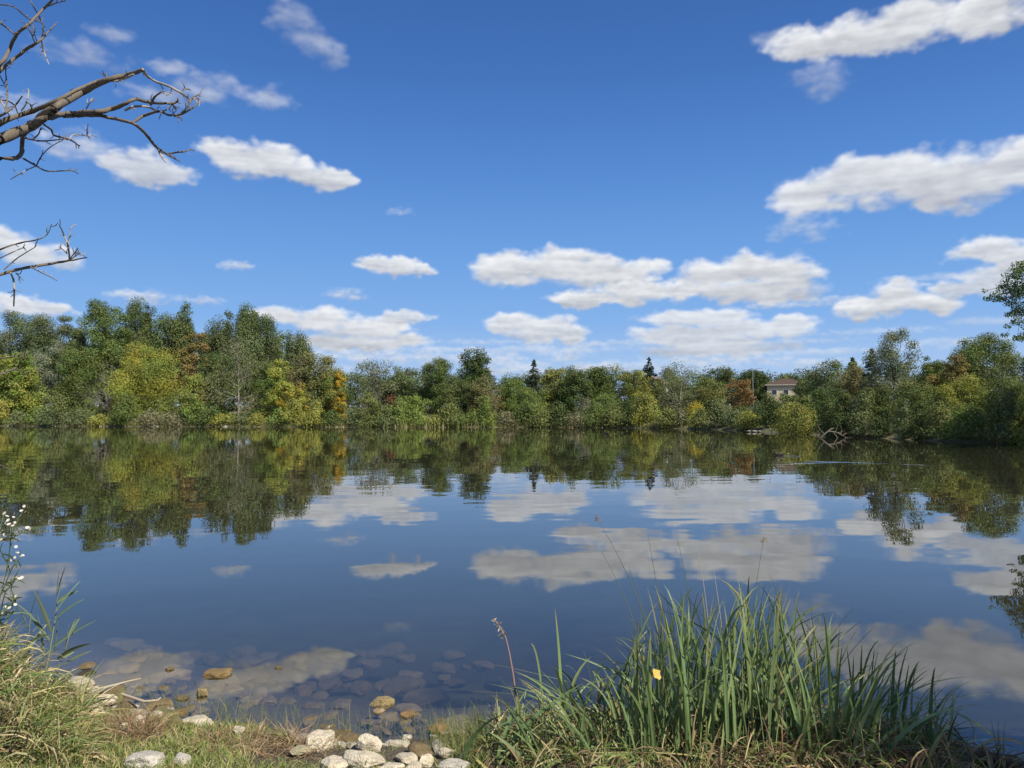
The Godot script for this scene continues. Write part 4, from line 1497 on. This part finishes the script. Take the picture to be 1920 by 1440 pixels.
func build_reeds() -> void:
	var green := Color(0.215, 0.295, 0.125)
	var deep := Color(0.105, 0.165, 0.068)
	var straw := Color(0.42, 0.36, 0.21)
	var clumps := [
		[905, 1010, 22, "leftmost sparse reed clump beside the fine grass"],
		[1010, 1110, 26, "reed clump with one tall lone blade, second from the left"],
		[1110, 1200, 32, "low reed clump around the yellow fallen leaf"],
		[1190, 1290, 34, "dense tall reed clump with long thin rushes leaning left"],
		[1290, 1380, 36, "dense sunlit reed clump in the middle of the near bank"],
		[1380, 1470, 36, "tallest dense reed clump right of the middle"],
		[1470, 1570, 34, "dark shaded reed clump right of the tallest one"],
		[1570, 1680, 26, "dark open reed clump with single blades against the water"],
		[1680, 1810, 28, "rightmost dark reed clump fanning out over the water"],
	]
	for c in clumps:
		rng.seed = hash(c[3])
		var mid: float = (c[0] + c[1]) / 2.0
		var z0 := -4.75
		var foot := Vector3((mid - 960.0) / F * 4.75, 0.0, z0)
		var o := thing("reed_clump", foot, c[3], "reeds", "reeds on the near bank")
		for k in int(c[2] * 2.8):
			var tip: float = rng.randf_range(c[0], c[1])
			var top := envelope(tip)
			var low := minf(1420.0, top + 230.0)
			var y := lerpf(top, low, pow(rng.randf(), 1.15))
			var lean := (tip - 1330.0) * 0.16 + rng.randfn() * (46.0 if rng.randf() < 0.8 else 130.0)
			var z := -4.10 - 1.05 * pow(rng.randf(), 1.25)
			var col := vary(green.lerp(deep, rng.randf()).lerp(Color(0.33, 0.29, 0.14), 0.75 if rng.randf() < 0.09 else 0.0), 0.2)
			reed_blade(o, tip + lean * 0.35, y, tip - lean * 0.65, z, rng.randf_range(0.008, 0.027), col, col.lerp(Color(0.36, 0.26, 0.13), 0.8 if rng.randf() < 0.35 else 0.12))
		# dead blades, bent over
		for k in 4:
			var bx: float = rng.randf_range(c[0], c[1])
			var a := Vector3((bx - 960.0) / F * 4.6, 0, rng.randf_range(-4.9, -4.4))
			a.y = near_y(a.x, a.z)
			var m := MB.new()
			var sc := vary(Color(0.30, 0.24, 0.13), 0.25)
			m.blade(arch(a - o.position, Vector3(rng.randfn() * 0.5, 1, rng.randfn() * 0.5), rng.randf_range(0.35, 0.75), rng.randf_range(1.6, 3.2), 9), rng.randf_range(0.010, 0.020), ball(), sc, sc)
			part("dead_blade", m.done(false), blade_material(), o)
		# blades that single this clump out
		if c[0] == 1010:
			reed_blade(o, 1040, 1138, 1052, -4.6, 0.034, vary(green, 0.05) * 1.2, straw)
			reed_blade(o, 1036, 1250, 1062, -4.6, 0.026, green, straw)
			reed_blade(o, 1092, 1215, 1120, -4.55, 0.030, green * 1.15, straw)
		if c[0] == 905:
			reed_blade(o, 995, 1205, 1018, -4.55, 0.030, green, straw)
	# long thin rushes
	var rushes := [[1190, 1120, 975, -4.95, 1250], [1196, 1128, 1035, -4.9, 1230], [1216, 1215, 1005, -5.0, 1250], [1290, 1270, 1010, -5.0, 1310], [1330, 1310, 1035, -4.9, 1335], [1350, 1338, 1070, -4.85, 1360], [1400, 1432, 1012, -4.9, 1390], [1470, 1600, 1140, -4.8, 1480], [1500, 1640, 1175, -4.8, 1510], [1180, 1178, 1060, -5.0, 1240]]
	rng.seed = 905
	for k in rushes.size():
		var r: Array = rushes[k]
		var foot := Vector3((r[4] - 960.0) / F * -r[3], 0, r[3])
		foot.y = maxf(-0.05, near_y(foot.x, foot.z)) - 0.02
		var o := thing("rush_stem", foot, "long thin rush rising above the reeds, %s from the left" % ordinal(k), "rush", "thin rushes above the reeds")
		var m := MB.new()
		var p := bent(Vector3.ZERO, at(r[1], r[2], -r[3] + 0.1) - foot, 0.6, 10)
		var rr := PackedFloat32Array()
		for q in 10:
			rr.append(lerpf(0.0042, 0.0012, q / 9.0))
		m.tube(p, rr, 5, Color.WHITE)
		part("stem", m.done(), mat("rush", Color(0.10, 0.14, 0.065), 0.5) if k not in [4, 5] else mat("dry_rush", Color(0.42, 0.36, 0.26), 0.7), o)
		if k in [0, 6]:
			var tuft := MB.new()
			for q in 14:
				var e := p[9] + ball() * 0.02
				tuft.tube(PackedVector3Array([p[9], e, e + ball() * 0.02]), PackedFloat32Array([0.0012, 0.0012, 0.002]), 3)
			part("seed_head", tuft.done(), mat("seed", Color(0.25, 0.19, 0.11), 0.9), o)
	# the lone grass stalk with a broken seed head
	var so := thing("grass_stalk", Vector3(0.0, 0.02, -4.6), "lone dry purple grass stalk with pale seed head left of the reeds", "grass stalk")
	var sm := MB.new()
	var sp := PackedVector3Array()
	var sr := PackedFloat32Array()
	for q in [[978, 1385, 2.2], [970, 1330, 2.2], [962, 1265, 2.0], [955, 1225, 1.8], [948, 1195, 1.5], [938, 1178, 1.2], [926, 1160, 1.0]]:
		sp.append(at(q[0], q[1], 4.6) - so.position)
		sr.append(q[2] / F * 4.6)
	sm.tube(sp, sr, 5)
	part("stem", sm.done(), mat("purple_stem", Color(0.26, 0.17, 0.16), 0.7), so)
	rng.seed = 909
	var sh := MB.new()
	for q in 46:
		var a := sp[4].lerp(sp[6], rng.randf()) + ball() * 0.012
		var dir := (ball() + Vector3(-0.2, 0.2, 0)).normalized()
		sh.leaf(a + dir * 0.012, dir * 0.014, dir.cross(ball()).normalized() * 0.0035, vary(Color(0.48, 0.42, 0.30), 0.2))
	part("seed_head", sh.done(false), foliage(), so)
	# the tangle of low leaves at the foot of the reeds
	rng.seed = 920
	var mb := MB.new()
	var tones := [Color(0.15, 0.21, 0.065), Color(0.23, 0.28, 0.09), Color(0.12, 0.17, 0.055), Color(0.20, 0.26, 0.08), Color(0.40, 0.35, 0.19), Color(0.28, 0.21, 0.12), Color(0.15, 0.20, 0.06), Color(0.17, 0.11, 0.07)]
	for k in 5200:
		var px := rng.randf_range(895, 1800)
		var z := rng.randf_range(-5.1, -3.7)
		var x := (px - 960.0) / F * 4.6
		var heap := 0.11 * smoothstep(0.0, 0.5, minf(x + 0.25, 2.75 - x)) * smoothstep(-5.15, -4.7, z)
		var a := Vector3(x, near_y(x, z) + heap * pow(rng.randf(), 0.9), z)
		var dir := (ball() + Vector3(0, 0.7, 0.1)).normalized()
		var side := dir.cross(ball()).normalized()
		var col := vary(tones[rng.randi() % tones.size()] if px < 1150.0 or rng.randf() < 0.5 else [Color(0.20, 0.14, 0.08), Color(0.13, 0.085, 0.05), Color(0.30, 0.24, 0.14)][rng.randi() % 3], 0.25)
		var l := rng.randf_range(0.015, 0.036)
		if rng.randf() < 0.22:
			mb.leaf(a, dir * l, side * l * 0.26, col)
		else:
			mb.blade(arch(a, dir, rng.randf_range(0.07, 0.26), rng.randf_range(0.4, 2.4), 5), rng.randf_range(0.004, 0.012), side, col, col.lerp(Color(0.4, 0.35, 0.2), 0.3))
	var low := single("undergrowth", mb.done(false), foliage(), Vector3.ZERO)
	tag(low, "tangled low leaves and dead stalks at the foot of the reeds", "undergrowth", "", "stuff")


func build_left_plants() -> void:
	# common reeds leaning over the water at the left
	var green := Color(0.155, 0.215, 0.125)
	var reeds := [
		[[[78, 1290], [92, 1230], [104, 1160], [108, 1120], [118, 1088]], [[104, 1150, 152, 1088], [106, 1130, 148, 1108], [100, 1165, 160, 1122], [96, 1185, 62, 1105], [92, 1200, 30, 1130], [108, 1115, 124, 1060], [90, 1215, 82, 1130], [106, 1120, 112, 1068], [84, 1240, 70, 1150]], "taller common reed leaning over the water by the white flowers"],
		[[[100, 1272], [112, 1245], [122, 1220], [130, 1190], [138, 1168], [146, 1156]], [[88, 1222, 182, 1162], [108, 1235, 175, 1206], [122, 1218, 130, 1165], [100, 1228, 112, 1142], [118, 1232, 140, 1222], [128, 1195, 150, 1158], [120, 1246, 174, 1220]], "shorter common reed with wide pale leaves beside the taller one"],
		[[[40, 1300], [46, 1240], [54, 1190], [58, 1150]], [[46, 1230, 96, 1160], [54, 1180, 20, 1120], [56, 1160, 76, 1096], [48, 1210, 100, 1190]], "common reed half hidden in the dry grass at the left edge"],
	]
	for r in reeds:
		rng.seed = hash(r[2])
		var depth := 4.9
		var foot := at(r[0][0][0], r[0][0][1] + 40, depth)
		foot.y = near_y(foot.x, foot.z)
		var o := thing("common_reed", foot, r[2], "reed", "common reeds at the left")
		var p := PackedVector3Array([Vector3.ZERO])
		for q in r[0]:
			p.append(at(q[0], q[1], depth + rng.randf_range(-0.05, 0.05)) - foot)
		var rr := PackedFloat32Array()
		for q in p.size():
			rr.append(lerpf(0.0050, 0.0018, float(q) / (p.size() - 1)))
		var m := MB.new()
		m.tube(p, rr, 6)
		part("stem", m.done(), mat("reed_stem", Color(0.24, 0.28, 0.17), 0.6), o)
		for l in r[1]:
			var a := at(l[0], l[1], depth) - foot
			var b := at(l[2], l[3], depth + rng.randf_range(-0.25, 0.25)) - foot
			var lm := MB.new()
			var pts := PackedVector3Array()
			for q in 8:
				var t := q / 7.0
				pts.append(a.lerp(b, t) + Vector3(0, 0.05 * a.distance_to(b) * sin(PI * t), 0))
			var c := vary(green, 0.18)
			lm.blade(pts, rng.randf_range(0.016, 0.026), Vector3(rng.randfn() * 0.3, 1, -0.4 + rng.randfn() * 0.3).normalized(), c, c.lerp(Color(0.5, 0.46, 0.3), 0.3))
			part("leaf", lm.done(false), blade_material(), o)
	# white aster
	rng.seed = 1010
	var foot := at(-40, 1330, 4.4)
	foot.y = near_y(foot.x, foot.z)
	var o := thing("white_aster", foot, "white flowering aster at the left edge above the dry grass", "flower")
	var stems := [[[-30, 1300], [-20, 1200], [0, 1120], [15, 1060], [20, 1010], [35, 970], [45, 955]], [[-20, 1200], [0, 1150], [10, 1110], [30, 1085]], [[0, 1120], [16, 1080], [28, 1055], [40, 1040]], [[15, 1060], [-5, 1020], [2, 985], [8, 962]], [[20, 1010], [40, 1000], [58, 993]], [[-10, 1170], [12, 1145], [32, 1120]], [[-20, 1250], [5, 1190], [20, 1150], [28, 1118]]]
	var stem_m := MB.new()
	for s in stems:
		var p := PackedVector3Array()
		var rr := PackedFloat32Array()
		for q in s:
			p.append(at(q[0], q[1], 4.4 + wob.get_noise_2d(q[0] * 8.0, q[1] * 8.0) * 0.25) - foot)
			rr.append(0.0026)
		stem_m.tube(p, rr, 5)
		var lm := MB.new()
	part("stem", stem_m.done(), mat("aster_stem", Color(0.09, 0.12, 0.05), 0.7), o)
	for k in 120:
		var s: Array = stems[rng.randi() % stems.size()]
		var j := rng.randi() % (s.size() - 1)
		var t := rng.randf()
		var a := at(lerpf(s[j][0], s[j + 1][0], t), lerpf(s[j][1], s[j + 1][1], t), 4.4 + rng.randf_range(-0.06, 0.06)) - foot
		var lm := MB.new()
		var c := vary(Color(0.075, 0.11, 0.045), 0.25)
		lm.blade(arch(a, ball() + Vector3(0, 0.5, 0), rng.randf_range(0.03, 0.08), 0.9, 5), rng.randf_range(0.006, 0.012), ball(), c, c)
		part("leaf", lm.done(false), foliage(), o)
	var petal := MB.new()
	for k in 15:
		var an := TAU * k / 15.0
		var d := Vector3(cos(an), 0.18, sin(an))
		petal.leaf(d * 0.0072, d * 0.0068, Vector3(-sin(an), 0, cos(an)) * 0.0024, Color(0.66, 0.65, 0.62))
	var petals := petal.done(false)
	var disc := SphereMesh.new()
	disc.radius = 0.0036
	disc.height = 0.005
	disc.radial_segments = 8
	disc.rings = 4
	for q in [[45, 950], [38, 955], [30, 962], [50, 957], [24, 968], [18, 975], [40, 966], [28, 980], [14, 985], [22, 988], [34, 976], [8, 978], [52, 991], [60, 994], [30, 1035], [38, 1040], [26, 1045], [32, 1028], [42, 1044], [20, 1052], [28, 1080], [36, 1084], [24, 1088], [42, 1082], [32, 1090], [28, 1118], [8, 962], [-2, 990], [2, 1010], [4, 1150], [10, 1138], [30, 1136], [20, 1140], [6, 1000], [16, 965]]:
		var f := Node3D.new()
		f.name = "flower"
		o.add_child(f, true)
		f.position = at(q[0] + rng.randf_range(-3, 3), q[1] + rng.randf_range(-3, 3), 4.4 + rng.randf_range(-0.08, 0.05)) - foot
		f.rotation = Vector3(rng.randf_range(0.2, 1.3), rng.randf_range(-0.9, 0.9), rng.randf_range(-0.4, 0.4))
		f.scale = Vector3.ONE * rng.randf_range(0.6, 1.0)
		part("petals", petals, foliage(), f)
		part("disc", disc, mat("flower_disc", Color(0.55, 0.42, 0.10), 0.8), f)
	# matted dry grass in the left corner
	rng.seed = 1030
	var mb := MB.new()
	var straw := [Color(0.44, 0.37, 0.20), Color(0.32, 0.27, 0.14), Color(0.52, 0.45, 0.28), Color(0.22, 0.24, 0.09), Color(0.18, 0.23, 0.075), Color(0.13, 0.19, 0.06), Color(0.16, 0.21, 0.07), Color(0.27, 0.22, 0.12)]
	for k in 3000:
		var px := rng.randf_range(-90, 175)
		var z := rng.randf_range(-5.3, -4.0)
		var x := (px - 960.0) / F * -z
		var heap := lerpf(0.56, 0.0, smoothstep(-30.0, 150.0, px + rng.randfn() * 12.0)) * smoothstep(-5.4, -4.9, z)
		var a := Vector3(x, maxf(0.0, near_y(x, z)) + heap * rng.randf(), z)
		var dir := Vector3(rng.randfn() * 0.7 + 0.15, 0.8, rng.randfn() * 0.7)
		var c := vary(straw[rng.randi() % straw.size()], 0.22)
		mb.blade(arch(a, dir, rng.randf_range(0.10, 0.34), rng.randf_range(0.6, 2.6), 5), rng.randf_range(0.004, 0.012), ball(), c, c)
	for q in [[[-10, 1400], [70, 1370], [140, 1348], [190, 1343], [185, 1375]], [[0, 1345], [60, 1310], [110, 1290], [118, 1340]]]:
		var pts := PackedVector3Array()
		for w in q:
			pts.append(at(w[0], w[1], 4.2))
		mb.blade(pts, 0.016, Vector3(0, 0.7, 0.7), straw[2], straw[2])
	var g := single("dry_grass", mb.done(false), foliage(), Vector3.ZERO)
	tag(g, "matted straw coloured dry grass in the bottom left corner", "grass", "", "stuff")


func build_grass() -> void:
	rng.seed = 1100
	var spots := []
	for k in 2600:
		var px := rng.randf_range(60, 900)
		var z := rng.randf_range(-4.95, -3.6)
		var x := (px - 960.0) / F * 4.4
		var d := z - near_shore_z(x)
		if d < 0.02:
			continue
		if rng.randf() < 0.35 and d < 0.5 or x > -1.5 and x < -0.32 and d < 0.75 and rng.randf() < 0.97:
			continue
		spots.append(Vector3(x, 0, z))
	var lawn := [Color(0.18, 0.25, 0.07), Color(0.23, 0.29, 0.09), Color(0.31, 0.31, 0.12), Color(0.46, 0.40, 0.22), Color(0.14, 0.20, 0.06)]
	var o := single("bank_grass", grass_mesh(spots, Vector2(0.025, 0.10), 0.005, lawn, 0.55, 11, 0.045), foliage(), Vector3.ZERO)
	tag(o, "short green and straw coloured grass on the near bank", "grass", "", "stuff")
	# fine upright sedge at the water's edge
	spots = []
	for k in 170:
		var px := rng.randf_range(180, 900)
		var x := (px - 960.0) / F * 4.9
		spots.append(Vector3(x, 0, near_shore_z(x) - 0.35 + absf(rng.randfn()) * 0.28))
	for k in 120:
		var x := rng.randf_range(-0.42, -0.1)
		spots.append(Vector3(x, 0, rng.randf_range(-4.9, -4.2)))
	o = single("fine_sedge", grass_mesh(spots, Vector2(0.08, 0.26), 0.0026, [Color(0.13, 0.18, 0.06), Color(0.17, 0.21, 0.08), Color(0.24, 0.23, 0.11)], 0.22, 4, 0.05), foliage(), Vector3.ZERO)
	tag(o, "fine hair like sedge standing in the shallows by the stones", "grass", "", "stuff")
	# a brown mat of dead grass among the stones
	spots = []
	for k in 160:
		var p := on_level(rng.randf_range(205, 290), rng.randf_range(1375, 1410), 0.08)
		spots.append(p)
	for k in 100:
		var p := on_level(rng.randf_range(380, 620), rng.randf_range(1385, 1435), 0.08)
		spots.append(p)
	o = single("dead_grass_mat", grass_mesh(spots, Vector2(0.08, 0.2), 0.005, [Color(0.30, 0.21, 0.14), Color(0.36, 0.28, 0.17), Color(0.24, 0.17, 0.10)], 1.3, 8, 0.05), foliage(), Vector3.ZERO)
	tag(o, "brown mat of dead grass beside the upright white stone", "grass", "", "stuff")


func build_dead_tree() -> void:
	rng.seed = 1200
	var o := thing("dead_tree", Vector3(-6.6, 0.5, -6.2), "bare dead tree whose branches reach in at the upper left", "tree")
	var D := 6.0
	var bark := mat("dead_bark", Color.WHITE, 0.9)
	grained(bark, noise_texture(0.03, 256, FastNoiseLite.TYPE_SIMPLEX, [Color(0.07, 0.056, 0.042), Color(0.20, 0.17, 0.13), Color(0.31, 0.27, 0.22)], 71, 4), 9.0, noise_texture(0.06, 256, FastNoiseLite.TYPE_SIMPLEX, [], 72, 4), 0.8)
	var pale := mat("pale_twig", Color(0.36, 0.325, 0.275), 0.85)
	var trunk := MB.new()
	trunk.tube(PackedVector3Array([Vector3(0, -0.4, 0), Vector3(0.05, 1.2, 0), Vector3(0.1, 2.6, 0.05), Vector3(0.0, 4.2, 0.1), Vector3(-0.1, 6.4, 0.0), Vector3(-0.4, 8.2, -0.1)]), PackedFloat32Array([0.30, 0.24, 0.20, 0.16, 0.09, 0.02]), 12)
	part("trunk", trunk.done(), bark, o)
	var limbs := [
		# limb, then its twigs
		[[[-560, 470, 30], [-300, 380, 24], [-60, 288, 19], [0, 262, 17], [60, 235, 15], [100, 205, 13], [150, 175, 10.5], [200, 150, 8.5], [240, 140, 6.5], [268, 131, 5.5]],
			[[[268, 131, 4], [276, 142, 3.2], [292, 153, 3], [318, 162, 2.8], [342, 176, 2.6], [358, 188, 2.4]], [[358, 188, 2], [366, 180, 1.6], [375, 177, 1]], [[358, 188, 2], [368, 184, 1.5], [374, 190, 1]], [[358, 188, 2], [352, 200, 1.8], [345, 210, 1.5]], [[340, 174, 1.6], [347, 163, 1]], [[-40, 270, 7], [0, 232, 6.5], [50, 212, 6], [100, 192, 5], [150, 166, 4], [190, 149, 3]], [[200, 150, 4], [225, 150, 3.4], [250, 140, 2.4]], [[200, 148, 1.6], [199, 137, 1.2]], [[160, 208, 1.6], [167, 195, 1.4], [176, 185, 1]]]],
		[[[60, 236, 12], [85, 222, 10], [130, 213, 8.5], [180, 210, 7.5], [210, 204, 7], [232, 196, 6], [254, 186, 5.5], [280, 192, 4.6], [310, 194, 4], [328, 193, 3.6]],
			[[[235, 207, 3], [250, 200, 2.8], [275, 200, 2.6], [292, 207, 2.3], [306, 212, 2]], [[283, 196, 3], [290, 182, 2.6], [304, 172, 1.8], [306, 168, 1.2]], [[303, 173, 1.3], [316, 178, 1]], [[328, 193, 2.6], [334, 190, 2]], [[323, 193, 2.2], [330, 206, 1.4]], [[323, 196, 1.7], [312, 206, 1.5], [300, 210, 1.3]]]],
		[[[120, 217, 7], [145, 217, 6.2], [180, 216, 5.8], [210, 222, 5.4], [248, 231, 5], [272, 250, 4.6], [292, 274, 4.2], [305, 284, 3.6], [318, 292, 2.8], [338, 303, 1.6]],
			[[[248, 231, 3.6], [268, 218, 3.3], [298, 209, 3], [318, 216, 2.8], [340, 214, 2.4], [362, 202, 1.9], [372, 192, 1.4]], [[296, 278, 2.8], [302, 292, 2.2], [311, 305, 1.3]], [[312, 289, 2.4], [330, 286, 2.2], [346, 284, 2], [359, 280, 1.2]], [[330, 216, 1.6], [342, 222, 1]], [[340, 212, 1.6], [350, 202, 1.6], [356, 190, 1.2]]]],
		[[[60, 240, 9], [44, 252, 7], [42, 272, 6.5], [39, 290, 6.5], [28, 297, 6.5], [0, 297, 6], [-60, 305, 8], [-300, 380, 12]],
			[[[82, 233, 2.6], [96, 243, 2.4], [102, 254, 2.2], [130, 261, 2.2], [146, 272, 1.5], [150, 273, 1.2]], [[130, 261, 1.6], [140, 252, 1.5], [163, 255, 1.4], [170, 258, 1]], [[163, 254, 1.3], [166, 246, 1]], [[40, 256, 2.6], [70, 264, 2], [100, 263, 1.6], [125, 260, 1]], [[42, 296, 2.2], [68, 311, 2], [85, 320, 1.8], [110, 321, 1.6], [135, 320, 1.3], [147, 326, 1]], [[68, 311, 1.6], [78, 292, 1.4], [96, 275, 1.2], [118, 263, 0.9]], [[68, 311, 1.5], [45, 322, 1.3], [20, 336, 1]], [[60, 262, 2], [72, 252, 1.6], [76, 240, 1.2]]]],
		[[[-420, 330, 14], [-200, 260, 11], [-60, 190, 8], [0, 122, 6], [18, 92, 5.5], [32, 64, 5], [58, 42, 4.4], [82, 16, 4], [98, 0, 3.4], [112, -20, 2.6]],
			[[[-60, 190, 5], [-5, 138, 4.5], [25, 112, 4.2], [50, 92, 3.8], [66, 82, 3.2], [80, 72, 2.4], [92, 58, 1.8], [108, 42, 1.1]], [[78, 74, 2], [82, 54, 1.9], [74, 32, 1.8], [62, 10, 1.5], [54, -6, 1.2]], [[78, 78, 1.8], [82, 96, 1.6], [92, 121, 1.1]], [[-10, 40, 2.6], [8, 48, 2.2], [28, 66, 1.8]], [[-10, 8, 1.8], [24, 12, 1.6], [52, 34, 1.5], [76, 42, 1]], [[84, 14, 2], [104, 6, 1.5], [122, 2, 1]], [[66, 82, 1.3], [58, 62, 1.2], [46, 42, 1]], [[70, 80, 1.2], [64, 60, 1.1], [60, 40, 0.8]]]],
		[[[-300, 330, 9], [-100, 250, 6], [-20, 226, 4.5], [10, 212, 3.5], [30, 196, 2.5], [42, 180, 1.6]],
			[[[10, 212, 2], [14, 180, 1.8], [12, 150, 1.6], [10, 126, 1.2]], [[14, 170, 1.5], [4, 150, 1.3], [-6, 130, 1]], [[-20, 190, 2], [8, 188, 1.8], [26, 196, 1.6], [34, 214, 1.1]], [[40, 208, 1.6], [50, 192, 1.5], [54, 172, 1.2], [52, 166, 0.8]], [[50, 192, 1.3], [60, 198, 1.2], [58, 206, 1]], [[-10, 170, 2], [6, 196, 1.8], [18, 218, 1.2]]]],
		[[[-560, 640, 14], [-300, 580, 10], [-60, 532, 6.5], [0, 515, 5.2], [40, 504, 4.6], [85, 496, 4], [128, 489, 3.2], [163, 483, 1.8]],
			[[[130, 488, 2.4], [128, 462, 2.1], [121, 442, 1.8], [111, 421, 1.1]], [[128, 460, 1.7], [131, 440, 1.4], [133, 423, 0.9]], [[131, 486, 1.6], [140, 474, 1.3], [147, 464, 0.9]], [[133, 486, 1.5], [142, 480, 1.2], [151, 474, 0.8]], [[126, 476, 1.3], [118, 468, 1], [110, 462, 0.8]], [[-40, 490, 3], [0, 468, 2.2], [40, 455, 1.9], [68, 450, 1.6], [88, 440, 1.3], [97, 420, 0.9]], [[-30, 500, 2], [0, 484, 1.5], [30, 470, 1.2], [46, 464, 0.8]], [[8, 505, 1.6], [30, 486, 1.4], [52, 472, 1.2], [67, 462, 0.9], [66, 456, 0.8]], [[20, 512, 2.2], [25, 524, 2.3], [27, 545, 2.1], [26, 574, 1.6]], [[58, 501, 1.7], [80, 512, 1.4], [107, 526, 0.9]], [[30, 512, 1.4], [44, 526, 0.8]]]],
		[[[-500, 760, 9], [-200, 728, 6], [-20, 705, 3.4], [12, 697, 3], [30, 690, 2.8], [40, 676, 2.2], [50, 662, 1.6], [63, 652, 1]],
			[[[-20, 675, 2], [10, 671, 1.8], [28, 668, 1.5], [42, 660, 1]], [[22, 692, 1.8], [38, 695, 1.6], [51, 702, 1]]]],
		[[[-500, 900, 7], [-200, 888, 4.5], [-20, 874, 3], [4, 874, 2.6], [14, 880, 2.2], [21, 890, 1.4]], []],
	]
	for l in limbs:
		var m := MB.new()
		var d0 := D
		px_tube(m, l[0], d0, Color.WHITE, 9, 0.6)
		for k in m.v.size():
			m.v[k] -= o.position
		var b := part("branch", m.done(), bark, o)
		for t in l[1]:
			var tm := MB.new()
			px_tube(tm, t, d0, Color.WHITE, 5, 0.8)
			for e in 3:
				var j: int = rng.randi() % (t.size() - 1)
				var f := rng.randf()
				var q := [lerpf(t[j][0], t[j + 1][0], f), lerpf(t[j][1], t[j + 1][1], f)]
				var an: float = atan2(t[j + 1][1] - t[j][1], t[j + 1][0] - t[j][0]) + rng.randf_range(0.5, 1.1) * (1.0 if rng.randf() < 0.5 else -1.0)
				var ln := rng.randf_range(5.0, 17.0)
				var mid_an: float = an + rng.randfn() * 0.3
				px_tube(tm, [[q[0], q[1], 1.2], [q[0] + cos(an) * ln * 0.5, q[1] + sin(an) * ln * 0.5, 1.0], [q[0] + cos(mid_an) * ln, q[1] + sin(mid_an) * ln, 0.6]], d0, Color.WHITE, 4, 0.8)
			for k in tm.v.size():
				tm.v[k] -= o.position
			part("twig", tm.done(), pale if rng.randf() < 0.35 else bark, b)


func duck(px: float, py: float, turn: float, size: float, label: String) -> void:
	var p := on_level(px, py, 0.0)
	var o := thing("duck", p, label, "duck", "")
	o.rotation.y = turn
	o.scale = Vector3.ONE * size
	var m := MB.new()
	# one sweep from the tail over the body and up the neck to the bill
	var pts := PackedVector3Array([Vector3(-0.30, 0.115, 0), Vector3(-0.24, 0.09, 0), Vector3(-0.15, 0.06, 0), Vector3(-0.04, 0.045, 0), Vector3(0.06, 0.05, 0), Vector3(0.13, 0.085, 0), Vector3(0.155, 0.14, 0), Vector3(0.155, 0.20, 0), Vector3(0.165, 0.245, 0), Vector3(0.195, 0.262, 0), Vector3(0.225, 0.258, 0), Vector3(0.25, 0.25, 0), Vector3(0.285, 0.242, 0)])
	m.tube(pts, PackedFloat32Array([0.008, 0.04, 0.085, 0.105, 0.10, 0.075, 0.045, 0.034, 0.036, 0.040, 0.034, 0.016, 0.010]), 14)
	part("body", m.done(), mat("duck_feathers", Color(0.045, 0.036, 0.028), 0.8), o)
	for s in [-1, 1]:
		var w := MB.new()
		w.tube(PackedVector3Array([Vector3(0.07, 0.10, 0.075 * s), Vector3(-0.03, 0.115, 0.088 * s), Vector3(-0.14, 0.115, 0.07 * s), Vector3(-0.25, 0.13, 0.02 * s)]), PackedFloat32Array([0.02, 0.045, 0.038, 0.006]), 8)
		part("wing", w.done(), mat("duck_wing", Color(0.075, 0.06, 0.045), 0.8), o)
	var bl := MB.new()
	bl.tube(PackedVector3Array([Vector3(0.262, 0.247, 0), Vector3(0.29, 0.240, 0), Vector3(0.315, 0.234, 0)]), PackedFloat32Array([0.017, 0.016, 0.010]), 8)
	part("bill", bl.done(), mat("duck_bill", Color(0.16, 0.13, 0.05), 0.5), o)


func ripple(a: Vector3, b: Vector3, wide: float, high: float, label: String) -> void:
	# a low swell drawn out behind a swimming duck
	var m := MB.new()
	var n := 40
	var side := (b - a).cross(Vector3.UP).normalized()
	for k in n + 1:
		var t := float(k) / n
		var p := a.lerp(b, t) + side * wob.get_noise_1d(t * 300.0) * wide * 0.8
		for j in 7:
			var s := (j - 3) / 3.0
			var fade := smoothstep(0.0, 0.12, t) * smoothstep(1.0, 0.7, t)
			m.v.append(p + side * wide * s + Vector3(0, 0.004 + high * fade * (0.5 + 0.5 * cos(PI * s)), 0))
	for k in n:
		for j in 6:
			var q := k * 7 + j
			m.i.append_array(PackedInt32Array([q, q + 7, q + 1, q + 1, q + 7, q + 8]))
	m.normals()
	for k in m.n.size():
		if m.n[k].y < 0.0:
			m.n[k] = -m.n[k]
	setting("water_ripple", m.done(), mats["water"])


func build_ducks() -> void:
	duck(1460, 854, PI * 0.93, 1.0, "dark duck swimming with a pale wake before the right bank")
	duck(1137, 814, PI * 0.6, 1.15, "small dark duck near the bare stems on the far shore")
	ripple(on_level(1466, 855, 0), on_level(1500, 856, 0), 0.08, 0.03, "")
	ripple(on_level(1500, 864, 0), on_level(1790, 874, 0), 0.16, 0.008, "")
	ripple(on_level(1480, 870, 0), on_level(1600, 866, 0), 0.12, 0.015, "")
	ripple(on_level(570, 812, 0), on_level(832, 813, 0), 0.5, 0.008, "")


func count_triangles(o: Node) -> int:
	var n := 0
	if o is MeshInstance3D and o.mesh is ArrayMesh:
		n = o.mesh.surface_get_array_index_len(0) / 3
	for c in o.get_children():
		n += count_triangles(c)
	return n
